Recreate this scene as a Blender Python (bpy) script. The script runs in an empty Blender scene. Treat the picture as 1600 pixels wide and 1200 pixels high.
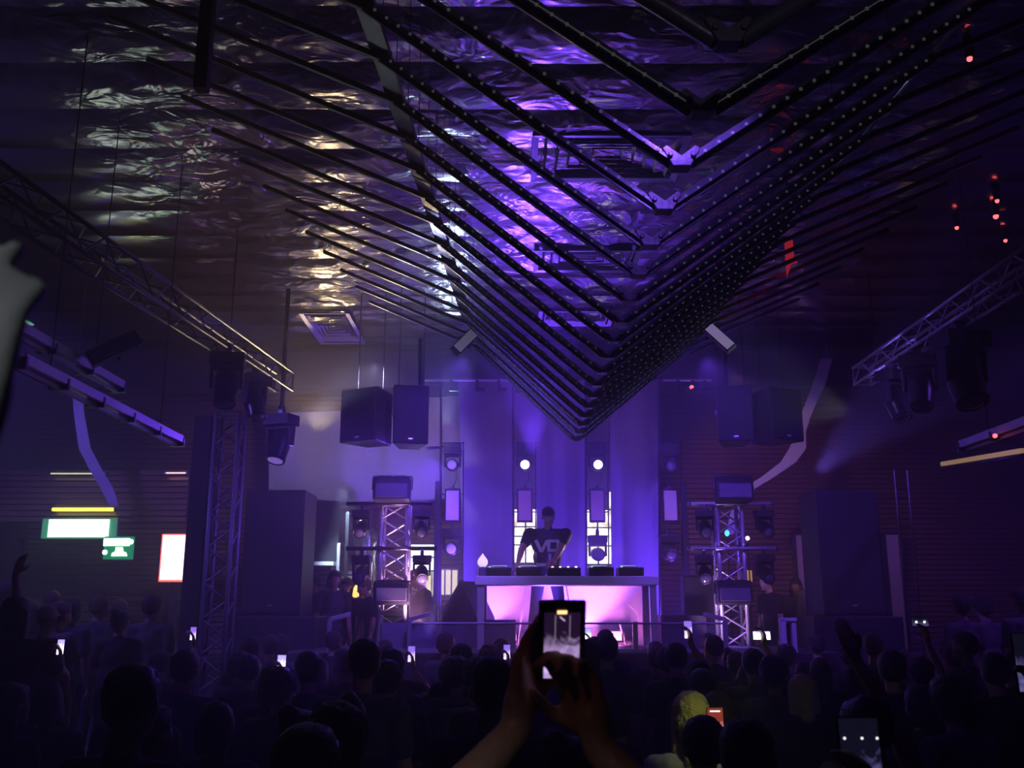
import bpy, math, random
import numpy as np
from mathutils import Vector as V, Matrix, Euler, noise
random.seed(7)
R = math.radians
SC = bpy.context.scene
COL = SC.collection
# ------------------------------------------------------------------ camera
CAM_Z = 2.1; F = 1500.0; PITCH = math.atan(350/1500)
cd = bpy.data.cameras.new('camera'); cam = bpy.data.objects.new('camera', cd); COL.objects.link(cam)
cd.sensor_fit = 'HORIZONTAL'; cd.sensor_width = 36; cd.lens = F/1600*36
cam.location = (0, 0, CAM_Z); cam.rotation_euler = (math.pi/2+PITCH, 0, 0)
cd.clip_start = .05
cd.dof.use_dof = True; cd.dof.focus_distance = 11; cd.dof.aperture_fstop = cd.lens/1000/.0045
SC.camera = cam
SC.view_settings.view_transform = 'Standard'; SC.view_settings.look = 'None'
SC.view_settings.gamma = 1; SC.view_settings.use_curve_mapping = False
SC.view_settings.exposure = 0.4
cy = SC.cycles
cy.max_bounces = 5; cy.diffuse_bounces = 2; cy.glossy_bounces = 3; cy.transmission_bounces = 3
cy.volume_bounces = 0; cy.transparent_max_bounces = 8; cy.sample_clamp_indirect = 4; cy.sample_clamp_direct = 30
cy.caustics_reflective = False; cy.caustics_refractive = False; cy.use_denoising = True
w = bpy.data.worlds.new('world'); SC.world = w; w.use_nodes = True
w.node_tree.nodes['Background'].inputs[0].default_value = (0, 0, 0, 1)
w.node_tree.nodes['Background'].inputs[1].default_value = 0

def ray(px, py):
    u = (px-800)/F; v = (600-py)/F; c, s = math.cos(PITCH), math.sin(PITCH)
    return V((u, c-v*s, s+v*c))
def P(px, py, Y):
    d = ray(px, py); return V((0, 0, CAM_Z)) + d*(Y/d.y)
def PZ(px, py, z):
    d = ray(px, py); return V((0, 0, CAM_Z)) + d*((z-CAM_Z)/d.z)

# ------------------------------------------------------------------ lights
PUR = (.15, .045, 1.0); PINK = (1.0, .24, .9); WARM = (1.0, .72, .38); COLD = (.55, .72, 1.0); VIO = (.15, .04, 1.0)
def spot(loc, to, col, power, deg=50, blend=.5, rad=.06, name='stage_or_fill_spot'):
    l = bpy.data.lights.new(name, 'SPOT'); l.color = col; l.energy = power; l.spot_size = R(deg); l.spot_blend = blend
    l.shadow_soft_size = rad
    o = bpy.data.objects.new(name, l); COL.objects.link(o); o.location = loc
    o.rotation_euler = (V(to)-V(loc)).to_track_quat('-Z', 'Y').to_euler(); return o
def point(loc, col, power, rad=.1, name='lamp_glow'):
    l = bpy.data.lights.new(name, 'POINT'); l.color = col; l.energy = power; l.shadow_soft_size = rad
    o = bpy.data.objects.new(name, l); COL.objects.link(o); o.location = loc; return o
# purple floods at the back of the stage, washing the drapes and the haze around the performer
spot((-.4, 13.7, 1.85), (-.3, 15.0, 4.2), PUR, 1000, 120)
spot((1.0, 13.7, 1.85), (1.0, 15.0, 3.8), PUR, 3600, 120)
spot((2.5, 13.9, 1.85), (2.2, 15.0, 3.6), PUR, 260, 120)
spot((.45, 13.62, 1.8), (.4, 12.0, 4.2), PUR, 1700, 70)
# magenta floods under and behind the table
spot((-.1, 13.25, 1.66), (-.1, 13.8, 2.1), PINK, 30, 140)
spot((1.35, 13.25, 1.66), (1.35, 13.8, 2.1), PINK, 38, 140)
spot((.65, 13.25, 1.66), (.65, 13.8, 2.1), (.62, .16, 1.0), 12, 140)
spot((.65, 13.6, 1.9), (.65, 11.0, 1.9), (.9, .3, 1.0), 60, 90)
# backlight on the performer's arm
spot((1.75, 13.75, 2.9), (.45, 12.95, 2.85), (1.0, .55, 1.0), 90, 26)
# heads between the drapes shining over the crowd through the haze
spot((.17, 14.2, 4.15), (.5, 6.0, 2.6), VIO, 1900, 36)
spot((1.3, 14.2, 4.15), (1.2, 6.0, 2.8), VIO, 1000, 36)
spot((-.95, 14.2, 4.15), (-3.5, 7.0, 2.2), VIO, 800, 44)
spot((2.4, 14.2, 4.15), (5.5, 8.0, 2.4), VIO, 500, 44)
# violet spots added at fold floods and side trusses, lighting stage, canopy and heads
spot((-.5, 10.1, 4.75), (-2.3, 13.2, 2.6), (.17, .07, 1.0), 420, 85)
spot((2.1, 10.1, 4.75), (3.8, 13.2, 2.6), (.16, .05, 1.0), 330, 85)
spot((-.3, 10.1, 4.75), (.6, 12.6, 2.3), (.32, .24, 1.0), 90, 50)
spot((-3.0, 8.6, 4.75), (.3, 10.7, 4.35), (.24, .2, 1.0), 260, 24)
spot((-2.6, 11.9, 4.35), (-.4, 8.4, 5.1), (.45, .5, 1.0), 160, 20)
spot((4.3, 11.9, 4.5), (1.2, 9.4, 4.6), (.8, .8, 1.0), 20, 40)
spot((2.3, 10.0, 4.85), (4.5, 10.4, 4.5), (.28, .16, 1.0), 60, 34)
# narrow beams crossing the haze at upper left
spot((-2.9, 12.0, 4.35), (-2.1, 5.2, 5.9), (.3, .12, 1.0), 420, 9)
spot((-1.7, 11.2, 5.2), (-1.05, 4.4, 6.0), (1.0, .4, .2), 50, 8)
spot((-1.0, 11.4, 1.75), (.1, 10.5, 4.5), (.3, .2, 1.0), 420, 34)  # two deck-edge spots added to light the canopy tip from below
spot((2.2, 11.4, 1.75), (1.5, 10.5, 4.5), (.25, .12, 1.0), 200, 30)
spot((.9, -2.2, 4.4), (.9, 3.6, 4.5), (.6, .5, .8), 26, 40)  # unseen spot added behind the camera to lift the nearest chevrons
# dull red fill added unseen behind the camera for the nearest raised arm
spot((-1.6, -1.2, 4.6), (-.1, 1.6, 1.75), (1.0, .42, .34), 9, 14)
# cold fill added behind the camera for the raised hand at left
spot((-.9, -1.6, 3.6), (-.36, .5, 2.2), (.85, .95, 1.0), 30, 14)
# uplights added for the foil's gold and purple reflections and right truss heads
spot((.3, 14.15, 4.3), (.15, 9.9, 6.3), PUR, 900, 32)
spot((-3.1, 15.3, 4.9), (-2.5, 11.6, 6.3), WARM, 110, 62)
spot((-2.6, 15.1, 3.9), (-2.2, 9.9, 6.3), WARM, 16, 30)
spot((-1.05, 15.2, 4.9), (-.95, 12.6, 6.2), COLD, 120, 40)
spot((-2.8, 12.6, 3.8), (-3.2, 8.2, 6.3), PUR, 60, 26)
spot((4.2, 13.35, 3.9), (4.55, 10.2, 4.7), (.22, .12, 1.0), 200, 26)
spot((3.5, 14.4, 4.3), (4.1, 11.0, 6.2), (.22, .12, 1.0), 60, 26)
# spots added to brighten the mesh screen and the slatted wall
spot((-1.8, 12.2, 5.2), (-2.6, 15.6, 4.0), (.62, .55, 1.0), 240, 76)
spot((3.1, 13.0, 5.3), (4.4, 16.0, 4.0), (1.0, .5, .75), 60, 62)
# pink and violet spots added to light the truss towers
spot((-1.0, 12.35, 1.75), (-1.75, 12.9, 3.0), (1.0, .5, .95), 260, 58)
spot((-1.2, 13.5, 1.75), (-1.75, 12.9, 3.0), (1.0, .4, .9), 220, 62)
spot((2.4, 12.4, 1.75), (3.0, 12.9, 2.4), (.65, .35, 1.0), 45, 110)
# phone torch in the crowd
spot((1.02, 4.28, 1.78), (.95, 4.7, 1.5), (.85, 1.0, .25), 1.6, 130, rad=.02)
# weak unseen purple fill, added as ambient light through the haze
spot((-6.2, 9.0, 5.6), (-4.6, 12.6, 1.0), (.20, .11, 1.0), 420, 95)
spot((6.9, 9.0, 5.6), (5.6, 12.6, 1.0), (.20, .06, 1.0), 330, 95)
spot((.75, 3.6, 4.3), (.75, 9.0, 1.0), (.20, .08, .9), 12, 110)

# ------------------------------------------------------------------ materials
MATS = {}
def mat(name, col, rough=.6, metal=0, bump=0, scale=20, emit=None, es=0, vary=.12, coat=0, alpha=None, trans=0, stretch=None):
    if name in MATS: return MATS[name]
    m = bpy.data.materials.new(name); m.use_nodes = True; nt = m.node_tree; b = nt.nodes['Principled BSDF']
    b.inputs['Roughness'].default_value = rough; b.inputs['Metallic'].default_value = metal
    tc = nt.nodes.new('ShaderNodeTexCoord'); mp = nt.nodes.new('ShaderNodeMapping'); nz = nt.nodes.new('ShaderNodeTexNoise')
    if stretch: mp.inputs['Scale'].default_value = stretch
    nz.inputs['Scale'].default_value = scale; nz.inputs['Detail'].default_value = 3
    nt.links.new(tc.outputs['Object'], mp.inputs[0]); nt.links.new(mp.outputs[0], nz.inputs['Vector'])
    mx = nt.nodes.new('ShaderNodeMix'); mx.data_type = 'RGBA'
    mx.inputs['A'].default_value = (*[c*(1-vary) for c in col], 1); mx.inputs['B'].default_value = (*[min(1, c*(1+vary)) for c in col], 1)
    nt.links.new(nz.outputs['Fac'], mx.inputs['Factor']); nt.links.new(mx.outputs['Result'], b.inputs['Base Color'])
    if bump:
        bp = nt.nodes.new('ShaderNodeBump'); bp.inputs['Strength'].default_value = bump; bp.inputs['Distance'].default_value = .02
        nt.links.new(nz.outputs['Fac'], bp.inputs['Height']); nt.links.new(bp.outputs[0], b.inputs['Normal'])
    if emit: b.inputs['Emission Color'].default_value = (*emit, 1); b.inputs['Emission Strength'].default_value = es
    if coat: b.inputs['Coat Weight'].default_value = coat
    if trans: b.inputs['Transmission Weight'].default_value = trans
    if alpha is not None: b.inputs['Alpha'].default_value = alpha
    MATS[name] = m; return m
def nodes_of(m): return m.node_tree, m.node_tree.nodes['Principled BSDF']
BLK = mat('black_paint', (.02, .02, .022), .45, 0, .15, 60)
BLKP = mat('black_plastic', (.015, .015, .018), .3, 0, .05, 90)
DMET = mat('dark_metal', (.10, .10, .11), .32, .85, .1, 40)
ALU = mat('aluminium', (.66, .66, .68), .35, .55, .08, 60)
STEEL = mat('brushed_steel', (.35, .36, .38), .28, .95, .1, 30, stretch=(1, 1, 8))
WHT = mat('white_laminate', (.75, .74, .76), .4, 0, .03, 30)
CARP = mat('grey_carpet', (.03, .03, .035), .95, 0, .5, 180)
GRIL = mat('speaker_mesh', (.025, .025, .03), .5, .3, .4, 260)
GLASSL = mat('lens_glass', (.12, .12, .16), .08, .0, 0, 10, coat=1)
LENSW = mat('lens_lit', (.6, .6, .7), .2, 0, 0, 10, emit=(.78, .66, 1), es=3.2)
LENSD = mat('lens_dim', (.3, .3, .4), .15, 0, 0, 10, emit=(.35, .2, .9), es=.5)
SOFTP = mat('frosted_panel', (.68, .66, .72), .5, 0, .03, 50)
DOTW = mat('led_bead', (.75, .75, .78), .35, 0, 0, 50, emit=(.75, .75, .9), es=.035)
SKIN = mat('skin', (.50, .30, .22), .5, 0, .1, 90)
SKIND = mat('skin_tan', (.38, .20, .13), .5, 0, .1, 90)
HAIRD = mat('dark_hair', (.015, .011, .01), .45, 0, .8, 120)
HAIRB = mat('brown_hair', (.06, .035, .02), .45, 0, .8, 120)
HAIRL = mat('blonde_hair', (.55, .45, .2), .45, 0, .8, 120)
TSB = mat('black_cotton', (.015, .015, .02), .9, 0, .3, 150)
TSN = mat('navy_cotton', (.02, .025, .05), .9, 0, .3, 150)
TSG = mat('grey_cotton', (.09, .09, .10), .9, 0, .3, 150)
TSW = mat('pale_cotton', (.45, .44, .46), .9, 0, .3, 150)
JEAN = mat('denim', (.03, .035, .06), .85, 0, .3, 200)
SHOE = mat('shoe_rubber', (.03, .03, .03), .6)
BANN = mat('stage_drape', (.46, .43, .60), .85, 0, .12, 5, stretch=(6, 1, .3))
EYEW = mat('eye_white', (.7, .7, .7), .2)

# foil
FOIL = bpy.data.materials.new('crumpled_foil'); FOIL.use_nodes = True
nt, b = nodes_of(FOIL)
b.inputs['Metallic'].default_value = 1; b.inputs['Roughness'].default_value = .15; b.inputs['Base Color'].default_value = (.5, .49, .48, 1)
tc = nt.nodes.new('ShaderNodeTexCoord'); mp = nt.nodes.new('ShaderNodeMapping'); mp.inputs['Scale'].default_value = (1.0, 1.4, 1)
n1 = nt.nodes.new('ShaderNodeTexNoise'); n1.inputs['Scale'].default_value = 2.4; n1.inputs['Detail'].default_value = 2; n1.inputs['Distortion'].default_value = 1.2
vo = nt.nodes.new('ShaderNodeTexVoronoi'); vo.inputs['Scale'].default_value = 4.0
ad = nt.nodes.new('ShaderNodeMath'); ad.operation = 'MULTIPLY_ADD'; ad.inputs[1].default_value = .35
bp = nt.nodes.new('ShaderNodeBump'); bp.inputs['Strength'].default_value = .6; bp.inputs['Distance'].default_value = .04
nt.links.new(tc.outputs['Object'], mp.inputs[0]); nt.links.new(mp.outputs[0], n1.inputs['Vector']); nt.links.new(mp.outputs[0], vo.inputs['Vector'])
nt.links.new(vo.outputs['Distance'], ad.inputs[0]); nt.links.new(n1.outputs['Fac'], ad.inputs[2])
sx = nt.nodes.new('ShaderNodeSeparateXYZ'); nt.links.new(tc.outputs['Object'], sx.inputs[0])
r1 = nt.nodes.new('ShaderNodeMapRange'); r1.inputs['From Min'].default_value = -4.4; r1.inputs['From Max'].default_value = -3.2; r1.inputs['To Min'].default_value = .1
r2 = nt.nodes.new('ShaderNodeMapRange'); r2.inputs['From Min'].default_value = 4.8; r2.inputs['From Max'].default_value = 3.2; r2.inputs['To Min'].default_value = .12
nt.links.new(sx.outputs['X'], r1.inputs['Value']); nt.links.new(sx.outputs['X'], r2.inputs['Value'])
mm_ = nt.nodes.new('ShaderNodeMath'); mm_.operation = 'MULTIPLY'; nt.links.new(r1.outputs[0], mm_.inputs[0]); nt.links.new(r2.outputs[0], mm_.inputs[1])
m2_ = nt.nodes.new('ShaderNodeMath'); m2_.operation = 'MULTIPLY'; m2_.inputs[1].default_value = .65; nt.links.new(mm_.outputs[0], m2_.inputs[0]); nt.links.new(m2_.outputs[0], bp.inputs['Strength'])
nt.links.new(ad.outputs[0], bp.inputs['Height']); nt.links.new(bp.outputs[0], b.inputs['Normal'])

# wood slats
WOOD = mat('slat_wood', (.16, .075, .05), .35, 0, .15, 3, stretch=(.6, 4, 14), vary=.45)
# mesh screen: fine grid of lamps
SCRN = bpy.data.materials.new('mesh_screen'); SCRN.use_nodes = True
nt, b = nodes_of(SCRN); b.inputs['Roughness'].default_value = .7
tc = nt.nodes.new('ShaderNodeTexCoord'); mp = nt.nodes.new('ShaderNodeMapping'); mp.inputs['Rotation'].default_value = (R(90), 0, 0)
br = nt.nodes.new('ShaderNodeTexBrick'); br.inputs['Scale'].default_value = 12; br.inputs['Color1'].default_value = (.5, .48, .5, 1)
br.inputs['Color2'].default_value = (.4, .39, .42, 1); br.inputs['Mortar'].default_value = (.12, .11, .13, 1); br.inputs['Mortar Size'].default_value = .03
nt.links.new(tc.outputs['Object'], mp.inputs[0]); nt.links.new(mp.outputs[0], br.inputs['Vector']); nt.links.new(br.outputs['Color'], b.inputs['Base Color'])
def emis(name, col=(1, 1, 1), s=1):
    if name in MATS: return MATS[name]
    return mat(name, tuple(c*.5 for c in col), .6, emit=col, es=s, vary=0)

# ------------------------------------------------------------------ mesh helpers
def frame(d):
    d = d.normalized(); q = d.to_track_quat('Z', 'Y').to_matrix(); return q
class MB:
    def __init__(s): s.v = []; s.f = []
    def add(s, vs, fs):
        o = len(s.v); s.v += [tuple(v) for v in vs]; s.f += [tuple(i+o for i in f) for f in fs]; return s
    def box(s, c, d, rot=None):
        c = V(c); M = Euler(rot).to_matrix() if rot is not None and not isinstance(rot, Matrix) else (rot or Matrix.Identity(3))
        vs = [c + M @ V((x*d[0]/2, y*d[1]/2, z*d[2]/2)) for x in (-1, 1) for y in (-1, 1) for z in (-1, 1)]
        return s.add(vs, [(0, 1, 3, 2), (4, 6, 7, 5), (0, 4, 5, 1), (2, 3, 7, 6), (0, 2, 6, 4), (1, 5, 7, 3)])
    def bar(s, a, b, w, h, up=(0, 0, 1)):
        a, b = V(a), V(b); y = (b-a).normalized(); x = y.cross(V(up))
        if x.length < 1e-4: x = V((1, 0, 0))
        x.normalize(); z = x.cross(y); M = Matrix((x, y, z)).transposed()
        return s.box((a+b)/2, (w, (b-a).length, h), M)
    def lathe(s, a, d, prof, n=16, caps=True):
        """prof: (distance along d, radius)"""
        a = V(a); M = frame(V(d)); vs = []; fs = []
        for (t, r) in prof:
            for k in range(n):
                an = 2*math.pi*k/n; vs.append(a + M @ V((r*math.cos(an), r*math.sin(an), t)))
        for i in range(len(prof)-1):
            for k in range(n):
                k2 = (k+1) % n; fs.append((i*n+k, i*n+k2, (i+1)*n+k2, (i+1)*n+k))
        if caps: fs.append(tuple(range(n-1, -1, -1))); fs.append(tuple((len(prof)-1)*n+k for k in range(n)))
        return s.add(vs, fs)
    def tube(s, a, b, r, n=10, r2=None):
        a, b = V(a), V(b); L = (b-a).length
        return s.lathe(a, b-a, [(0, r), (L, r if r2 is None else r2)], n)
    def path(s, pts, r, n=8):
        for a, b in zip(pts[:-1], pts[1:]): s.tube(a, b, r, n)
        return s
    def ball(s, c, r, n=12, m=8, rot=None):
        if not hasattr(r, '__len__'): r = (r, r, r)
        M = rot or Matrix.Identity(3); c = V(c); vs = [c + M @ V((0, 0, -r[2]))]; fs = []
        for i in range(1, m):
            t = -math.pi/2 + math.pi*i/m
            for k in range(n):
                a = 2*math.pi*k/n; vs.append(c + M @ V((r[0]*math.cos(t)*math.cos(a), r[1]*math.cos(t)*math.sin(a), r[2]*math.sin(t))))
        vs.append(c + M @ V((0, 0, r[2])))
        for k in range(n):
            fs.append((0, 1+(k+1) % n, 1+k))
            for i in range(m-2):
                a = 1+i*n; fs.append((a+k, a+(k+1) % n, a+n+(k+1) % n, a+n+k))
            a = 1+(m-2)*n; fs.append((a+k, a+(k+1) % n, len(vs)-1))
        return s.add(vs, fs)
    def cap(s, a, b, ra, rb=None, n=12):
        rb = ra if rb is None else rb; a, b = V(a), V(b); d = b-a; L = max(d.length, 1e-4)
        if d.length < 1e-4: d = V((0, 0, 1))
        prof = [(-ra*math.cos(t), max(ra*math.sin(t), .0005)) for t in (0.02, .5, 1.0, 1.57)] + [(L+rb*math.cos(t), max(rb*math.sin(t), .0005)) for t in (1.57, 1.0, .5, .02)]
        return s.lathe(a, d, prof, n)
    def prism(s, poly, off):
        n = len(poly); poly = [V(p) for p in poly]; off = V(off)
        return s.add(poly+[p+off for p in poly], [tuple(range(n-1, -1, -1)), tuple(range(n, 2*n))]+[(i, (i+1) % n, n+(i+1) % n, n+i) for i in range(n)])
    def grid(s, fn, nu, nv):
        vs = [fn(i/nu, j/nv) for j in range(nv+1) for i in range(nu+1)]
        return s.add(vs, [(j*(nu+1)+i, j*(nu+1)+i+1, (j+1)*(nu+1)+i+1, (j+1)*(nu+1)+i) for j in range(nv) for i in range(nu)])
    def mesh(s, name, m, smooth=False):
        me = bpy.data.meshes.new(name); me.from_pydata(s.v, [], s.f)
        import bmesh
        bm = bmesh.new(); bm.from_mesh(me); bmesh.ops.recalc_face_normals(bm, faces=bm.faces); bm.to_mesh(me); bm.free()
        if m: me.materials.append(m)
        if smooth: me.polygons.foreach_set('use_smooth', [True]*len(me.polygons))
        return me
    def build(s, name, m, parent=None, smooth=False, bevel=0, world=False, auto=None):
        if world and parent is not None:
            o = parent
            off = V((0, 0, 0))
            while o is not None: off += o.location; o = o.parent
            s.v = [tuple(V(v)-off) for v in s.v]
        me = s.mesh(name, m, smooth or auto is not None)
        if auto is not None and hasattr(me, 'set_sharp_from_angle'): me.set_sharp_from_angle(angle=R(auto))
        o = bpy.data.objects.new(name, me); COL.objects.link(o)
        if parent: o.parent = parent
        if bevel:
            md = o.modifiers.new('bevel', 'BEVEL'); md.width = bevel; md.segments = 2; md.limit_method = 'ANGLE'
        return o
def tag(o, label=None, cat=None, group=None, kind=None):
    if label: o['label'] = label
    if cat: o['category'] = cat
    if group: o['group'] = group
    if kind: o['kind'] = kind
    return o
def thing(name, label, cat, loc=(0, 0, 0), rot=(0, 0, 0), group=None):
    o = bpy.data.objects.new(name, None); COL.objects.link(o); o.empty_display_size = .1
    o.location = loc; o.rotation_euler = rot; return tag(o, label, cat, group)
def origin(o, p):
    """move a mesh object's origin to p without moving its surface"""
    p = V(p); o.data.transform(Matrix.Translation(-p)); o.location = p; return o
def kids(o): return [c for c in bpy.data.objects if c.parent == o]
TREE = {}
def copy_tree(o, parent=None):
    c = o.copy(); COL.objects.link(c); c.parent = parent
    if parent is None and o.name not in TREE:
        TREE[o.name] = [(ch, kids(ch)) for ch in kids(o)]
    ch_list = TREE[o.name] if parent is None else []
    for ch, gs in ch_list:
        d = ch.copy(); COL.objects.link(d); d.parent = c
        for g in gs:
            e = g.copy(); COL.objects.link(e); e.parent = d
    return c
def copy_at(o, loc, rot=None, label=None, group=None):
    c = copy_tree(o); c.location = loc
    if rot is not None: c.rotation_euler = rot
    if label: c['label'] = label
    if group: c['group'] = group
    return c
def struct(name, mb, m, **k):
    o = mb.build(name, m, **k); o['kind'] = 'structure'; return o

# ------------------------------------------------------------------ the room
XL, XR, YB, YF, ZC = -8.2, 9.2, 16.4, -3.0, 6.3
DECK = 1.59; SIDE = .8
flo = mat('dark_floor', (.03, .028, .03), .5, 0, .1, 8)
struct('floor', MB().box(((XL+XR)/2, (YB+YF)/2, -.1), (XR-XL+.4, YB-YF+.4, .2)), flo)
WALLD = mat('dark_wall', (.05, .04, .05), .7, 0, .1, 6)
struct('wall_left', MB().box((XL-.1, (YB+YF)/2, 3.3), (.2, YB-YF, 6.6)), WALLD)
struct('wall_right', MB().box((XR+.1, (YB+YF)/2, 3.3), (.2, YB-YF, 6.6)), WALLD)
struct('wall_front', MB().box(((XL+XR)/2, YF-.1, 3.3), (XR-XL+.4, .2, 6.6)), WALLD)
# slatted back wall: horizontal lapped boards as real profile
mb = MB(); pitch = .085; z = 0
prof = []
while z < 6.3:
    prof += [(YB-.02, z), (YB-.06, z+.012), (YB-.04, z+pitch-.012), (YB-.02, z+pitch-.004)]; z += pitch
n = len(prof)
for x in (XL, XR): mb.v += [(x, y, zz) for y, zz in prof]
mb.f = [(i, i+1, n+i+1, n+i) for i in range(n-1)]
mb.box(((XL+XR)/2, YB+.1, 3.3), (XR-XL, .2, 6.6))
struct('wall_back', mb, WOOD)
# ceiling of lapped foil sheets
mb = MB(); sy = .727; y0 = 1.0-4*sy; k = 0
nx = 250
while y0 < YB:
    ny = 8
    def fn(u, v, y0=y0, k=k):
        x = XL+(XR-XL)*u; y = y0+sy*v
        fl = max(.12, min(1, (x+4.3)/1.1, (4.6-x)/1.3))
        h = fl*.05*noise.noise(V((x*.9, y*2.2+k*3.1, k*1.7))) + fl*.016*noise.noise(V((x*2.6, y*5.5, 7+k)))
        sag = .05*(1-v) - .03*math.sin(math.pi*v)
        return (x, y, ZC+h*(.35+.65*math.sin(math.pi*min(1, v*1.02)))+sag)
    mb.grid(fn, nx, ny); y0 += sy; k += 1
struct('ceiling', mb, FOIL, smooth=True)
# a plain slab above the foil
struct('trim_1', MB().box(((XL+XR)/2, (YB+YF)/2, 6.62), (XR-XL+.4, YB-YF+.4, .1)), WALLD)
# header above the stage
HEAD = mat('header_board', (.045, .04, .05), .6, 0, .1, 4)
struct('trim_2', MB().box((.5, 15.45, 5.9), (XR-XL-.6, .5, .62)), HEAD, bevel=.02)
# stage, rear platform, risers at both sides
STG = mat('stage_ply', (.06, .05, .06), .6, 0, .1, 5)
struct('stage_floor', MB().box((.6, 12.75, DECK/2), (6.6, 2.3, DECK)), STG, bevel=.01)
struct('floor_rear_platform', MB().box((.5, 15.14, SIDE/2), (16.6, 2.46, SIDE)), STG)
for sx, nm in ((-1, 'floor_riser_left'), (1, 'floor_riser_right')):
    x0 = -5.5 if sx < 0 else 6.75
    struct(nm, MB().box((x0, 9.6, .22), (4.4, 6.0, .44)), STG)

# windows behind the drapes
WINW = emis('window_bright', (1, .93, .86), 2.0)
def window(i, x0, y0, x1, y1, Y, m, bars=2, hbars=3, fm=BLK):
    a = P(x0, y1, Y); c = P(x1, y0, Y)
    t = bpy.data.objects.new('window_%d' % i, None); COL.objects.link(t); t.location = a; t['kind'] = 'structure'
    cx, cz = (a.x+c.x)/2, (a.z+c.z)/2; wd, ht = c.x-a.x, c.z-a.z
    MB().box((cx, Y+.02, cz), (wd, .02, ht)).build('pane', m, t, world=True)
    f = MB()
    for k in range(bars): f.box((a.x+wd*k/(bars-1) if bars > 1 else cx, Y, cz), (.025, .05, ht))
    for k in range(hbars): f.box((cx, Y, a.z+ht*k/(hbars-1)), (wd, .05, .02))
    f.build('window_frame', fm, t, world=True)
    return t
WINM = bpy.data.materials.new('window_scene'); WINM.use_nodes = True; nt, b = nodes_of(WINM)
tc = nt.nodes.new('ShaderNodeTexCoord'); nz = nt.nodes.new('ShaderNodeTexNoise'); nz.inputs['Scale'].default_value = 7
cr = nt.nodes.new('ShaderNodeValToRGB'); cr.color_ramp.elements[0].position = .35; cr.color_ramp.elements[0].color = (.45, .36, .22, 1)
cr.color_ramp.elements[1].position = .55; cr.color_ramp.elements[1].color = (1, .95, .88, 1)
nt.links.new(tc.outputs['Object'], nz.inputs['Vector']); nt.links.new(nz.outputs['Fac'], cr.inputs[0]); nt.links.new(cr.outputs[0], b.inputs['Emission Color'])
b.inputs['Emission Strength'].default_value = 2.3; b.inputs['Base Color'].default_value = (.2, .2, .2, 1)
window(1, 796, 795, 846, 880, 16.1, WINM, 3, 4)
window(2, 905, 768, 962, 882, 16.1, WINM, 3, 5)
window(3, 640, 850, 681, 892, 15.9, emis('window_white', (.85, 1, 1), 2.2), 2, 3)
window(4, 664, 890, 716, 930, 16.1, emis('window_amber', (1, .85, .5), .9), 6, 2, SOFTP)
# pale doors on the right and left
DOORM = mat('door_paint', (.50, .40, .38), .6, 0, .05, 6)
def door(i, x0, y0, x1, Y, m=DOORM):
    a = P(x0, y0, Y); c = P(x1, y0, Y); ht = a.z-SIDE
    t = bpy.data.objects.new('door_%d' % i, None); COL.objects.link(t); t.location = (a.x, Y, SIDE); t['kind'] = 'structure'
    MB().box(((a.x+c.x)/2, Y, SIDE+ht/2), (c.x-a.x, .05, ht-.02)).build('door_leaf', m, t, world=True, bevel=.005)
    f = MB()
    f.box((a.x-.03, Y, SIDE+ht/2), (.06, .08, ht+.06)); f.box((c.x+.03, Y, SIDE+ht/2), (.06, .08, ht+.06)); f.box(((a.x+c.x)/2, Y, a.z+.02), (c.x-a.x, .08, .05))
    f.build('door_frame', BLK, t, world=True)
    hb = MB().tube((c.x-.08, Y-.03, SIDE+1.0), (c.x-.08, Y-.08, SIDE+1.0), .012); hb.tube((c.x-.08, Y-.08, SIDE+1.0), (c.x-.2, Y-.08, SIDE+1.0), .011)
    hb.build('door_handle', ALU, t, world=True)
door(1, 1242, 835, 1287, 16.2)
door(2, 1382, 835, 1402, 16.2)
door(3, 8, 845, 35, 16.2, mat('door_tan', (.42, .34, .2), .6))

# ------------------------------------------------------------------ hanging drapes behind the stage
def drape(pts_top, pts_bot, Y, name, label):
    (xa, ya), (xb, yb) = pts_top; (xc, yc), (xd, yd) = pts_bot
    A, B, C, D = P(xa, ya, Y), P(xb, yb, Y), P(xc, yc, Y), P(xd, yd, Y)
    C.z = D.z = .83; A.z = B.z = 5.72
    t = thing(name, label, 'drape', (C+D)/2, group='tall stage drapes')
    mb = MB()
    def fn(u, v, s=0):
        lo = C.lerp(D, u); hi = A.lerp(B, u); p = lo.lerp(hi, v)
        p.y += .05*noise.noise(V((u*3.5, v*1.2, A.x))) + .003*math.sin(u*34)*(1-v*.5) + s
        return p
    mb.grid(fn, 36, 26); mb.grid(lambda u, v: fn(u, v, .02), 36, 26)
    mb.build('fabric', BANN, t, smooth=True, world=True)
    MB().tube(A+V((-.05, 0, 0)), B+V((.05, 0, 0)), .025).build('top_pipe', DMET, t, world=True)
    MB().tube(C+V((0, 0, .02)), D+V((0, 0, .02)), .02).build('hem_weight', DMET, t, world=True)
drape(((716, 588), (800, 588)), ((729, 985), (801, 985)), 15.16, 'stage_drape', 'purple-lit tall drape left of the performer, first of the three')
drape(((837, 588), (917, 588)), ((840, 985), (914, 985)), 15.16, 'stage_drape', 'purple-lit tall drape directly behind the performer, middle of the three')
drape(((952, 588), (1030, 588)), ((955, 985), (1030, 985)), 15.16, 'stage_drape', 'darker purple tall drape right of the performer, last of the three')

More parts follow.
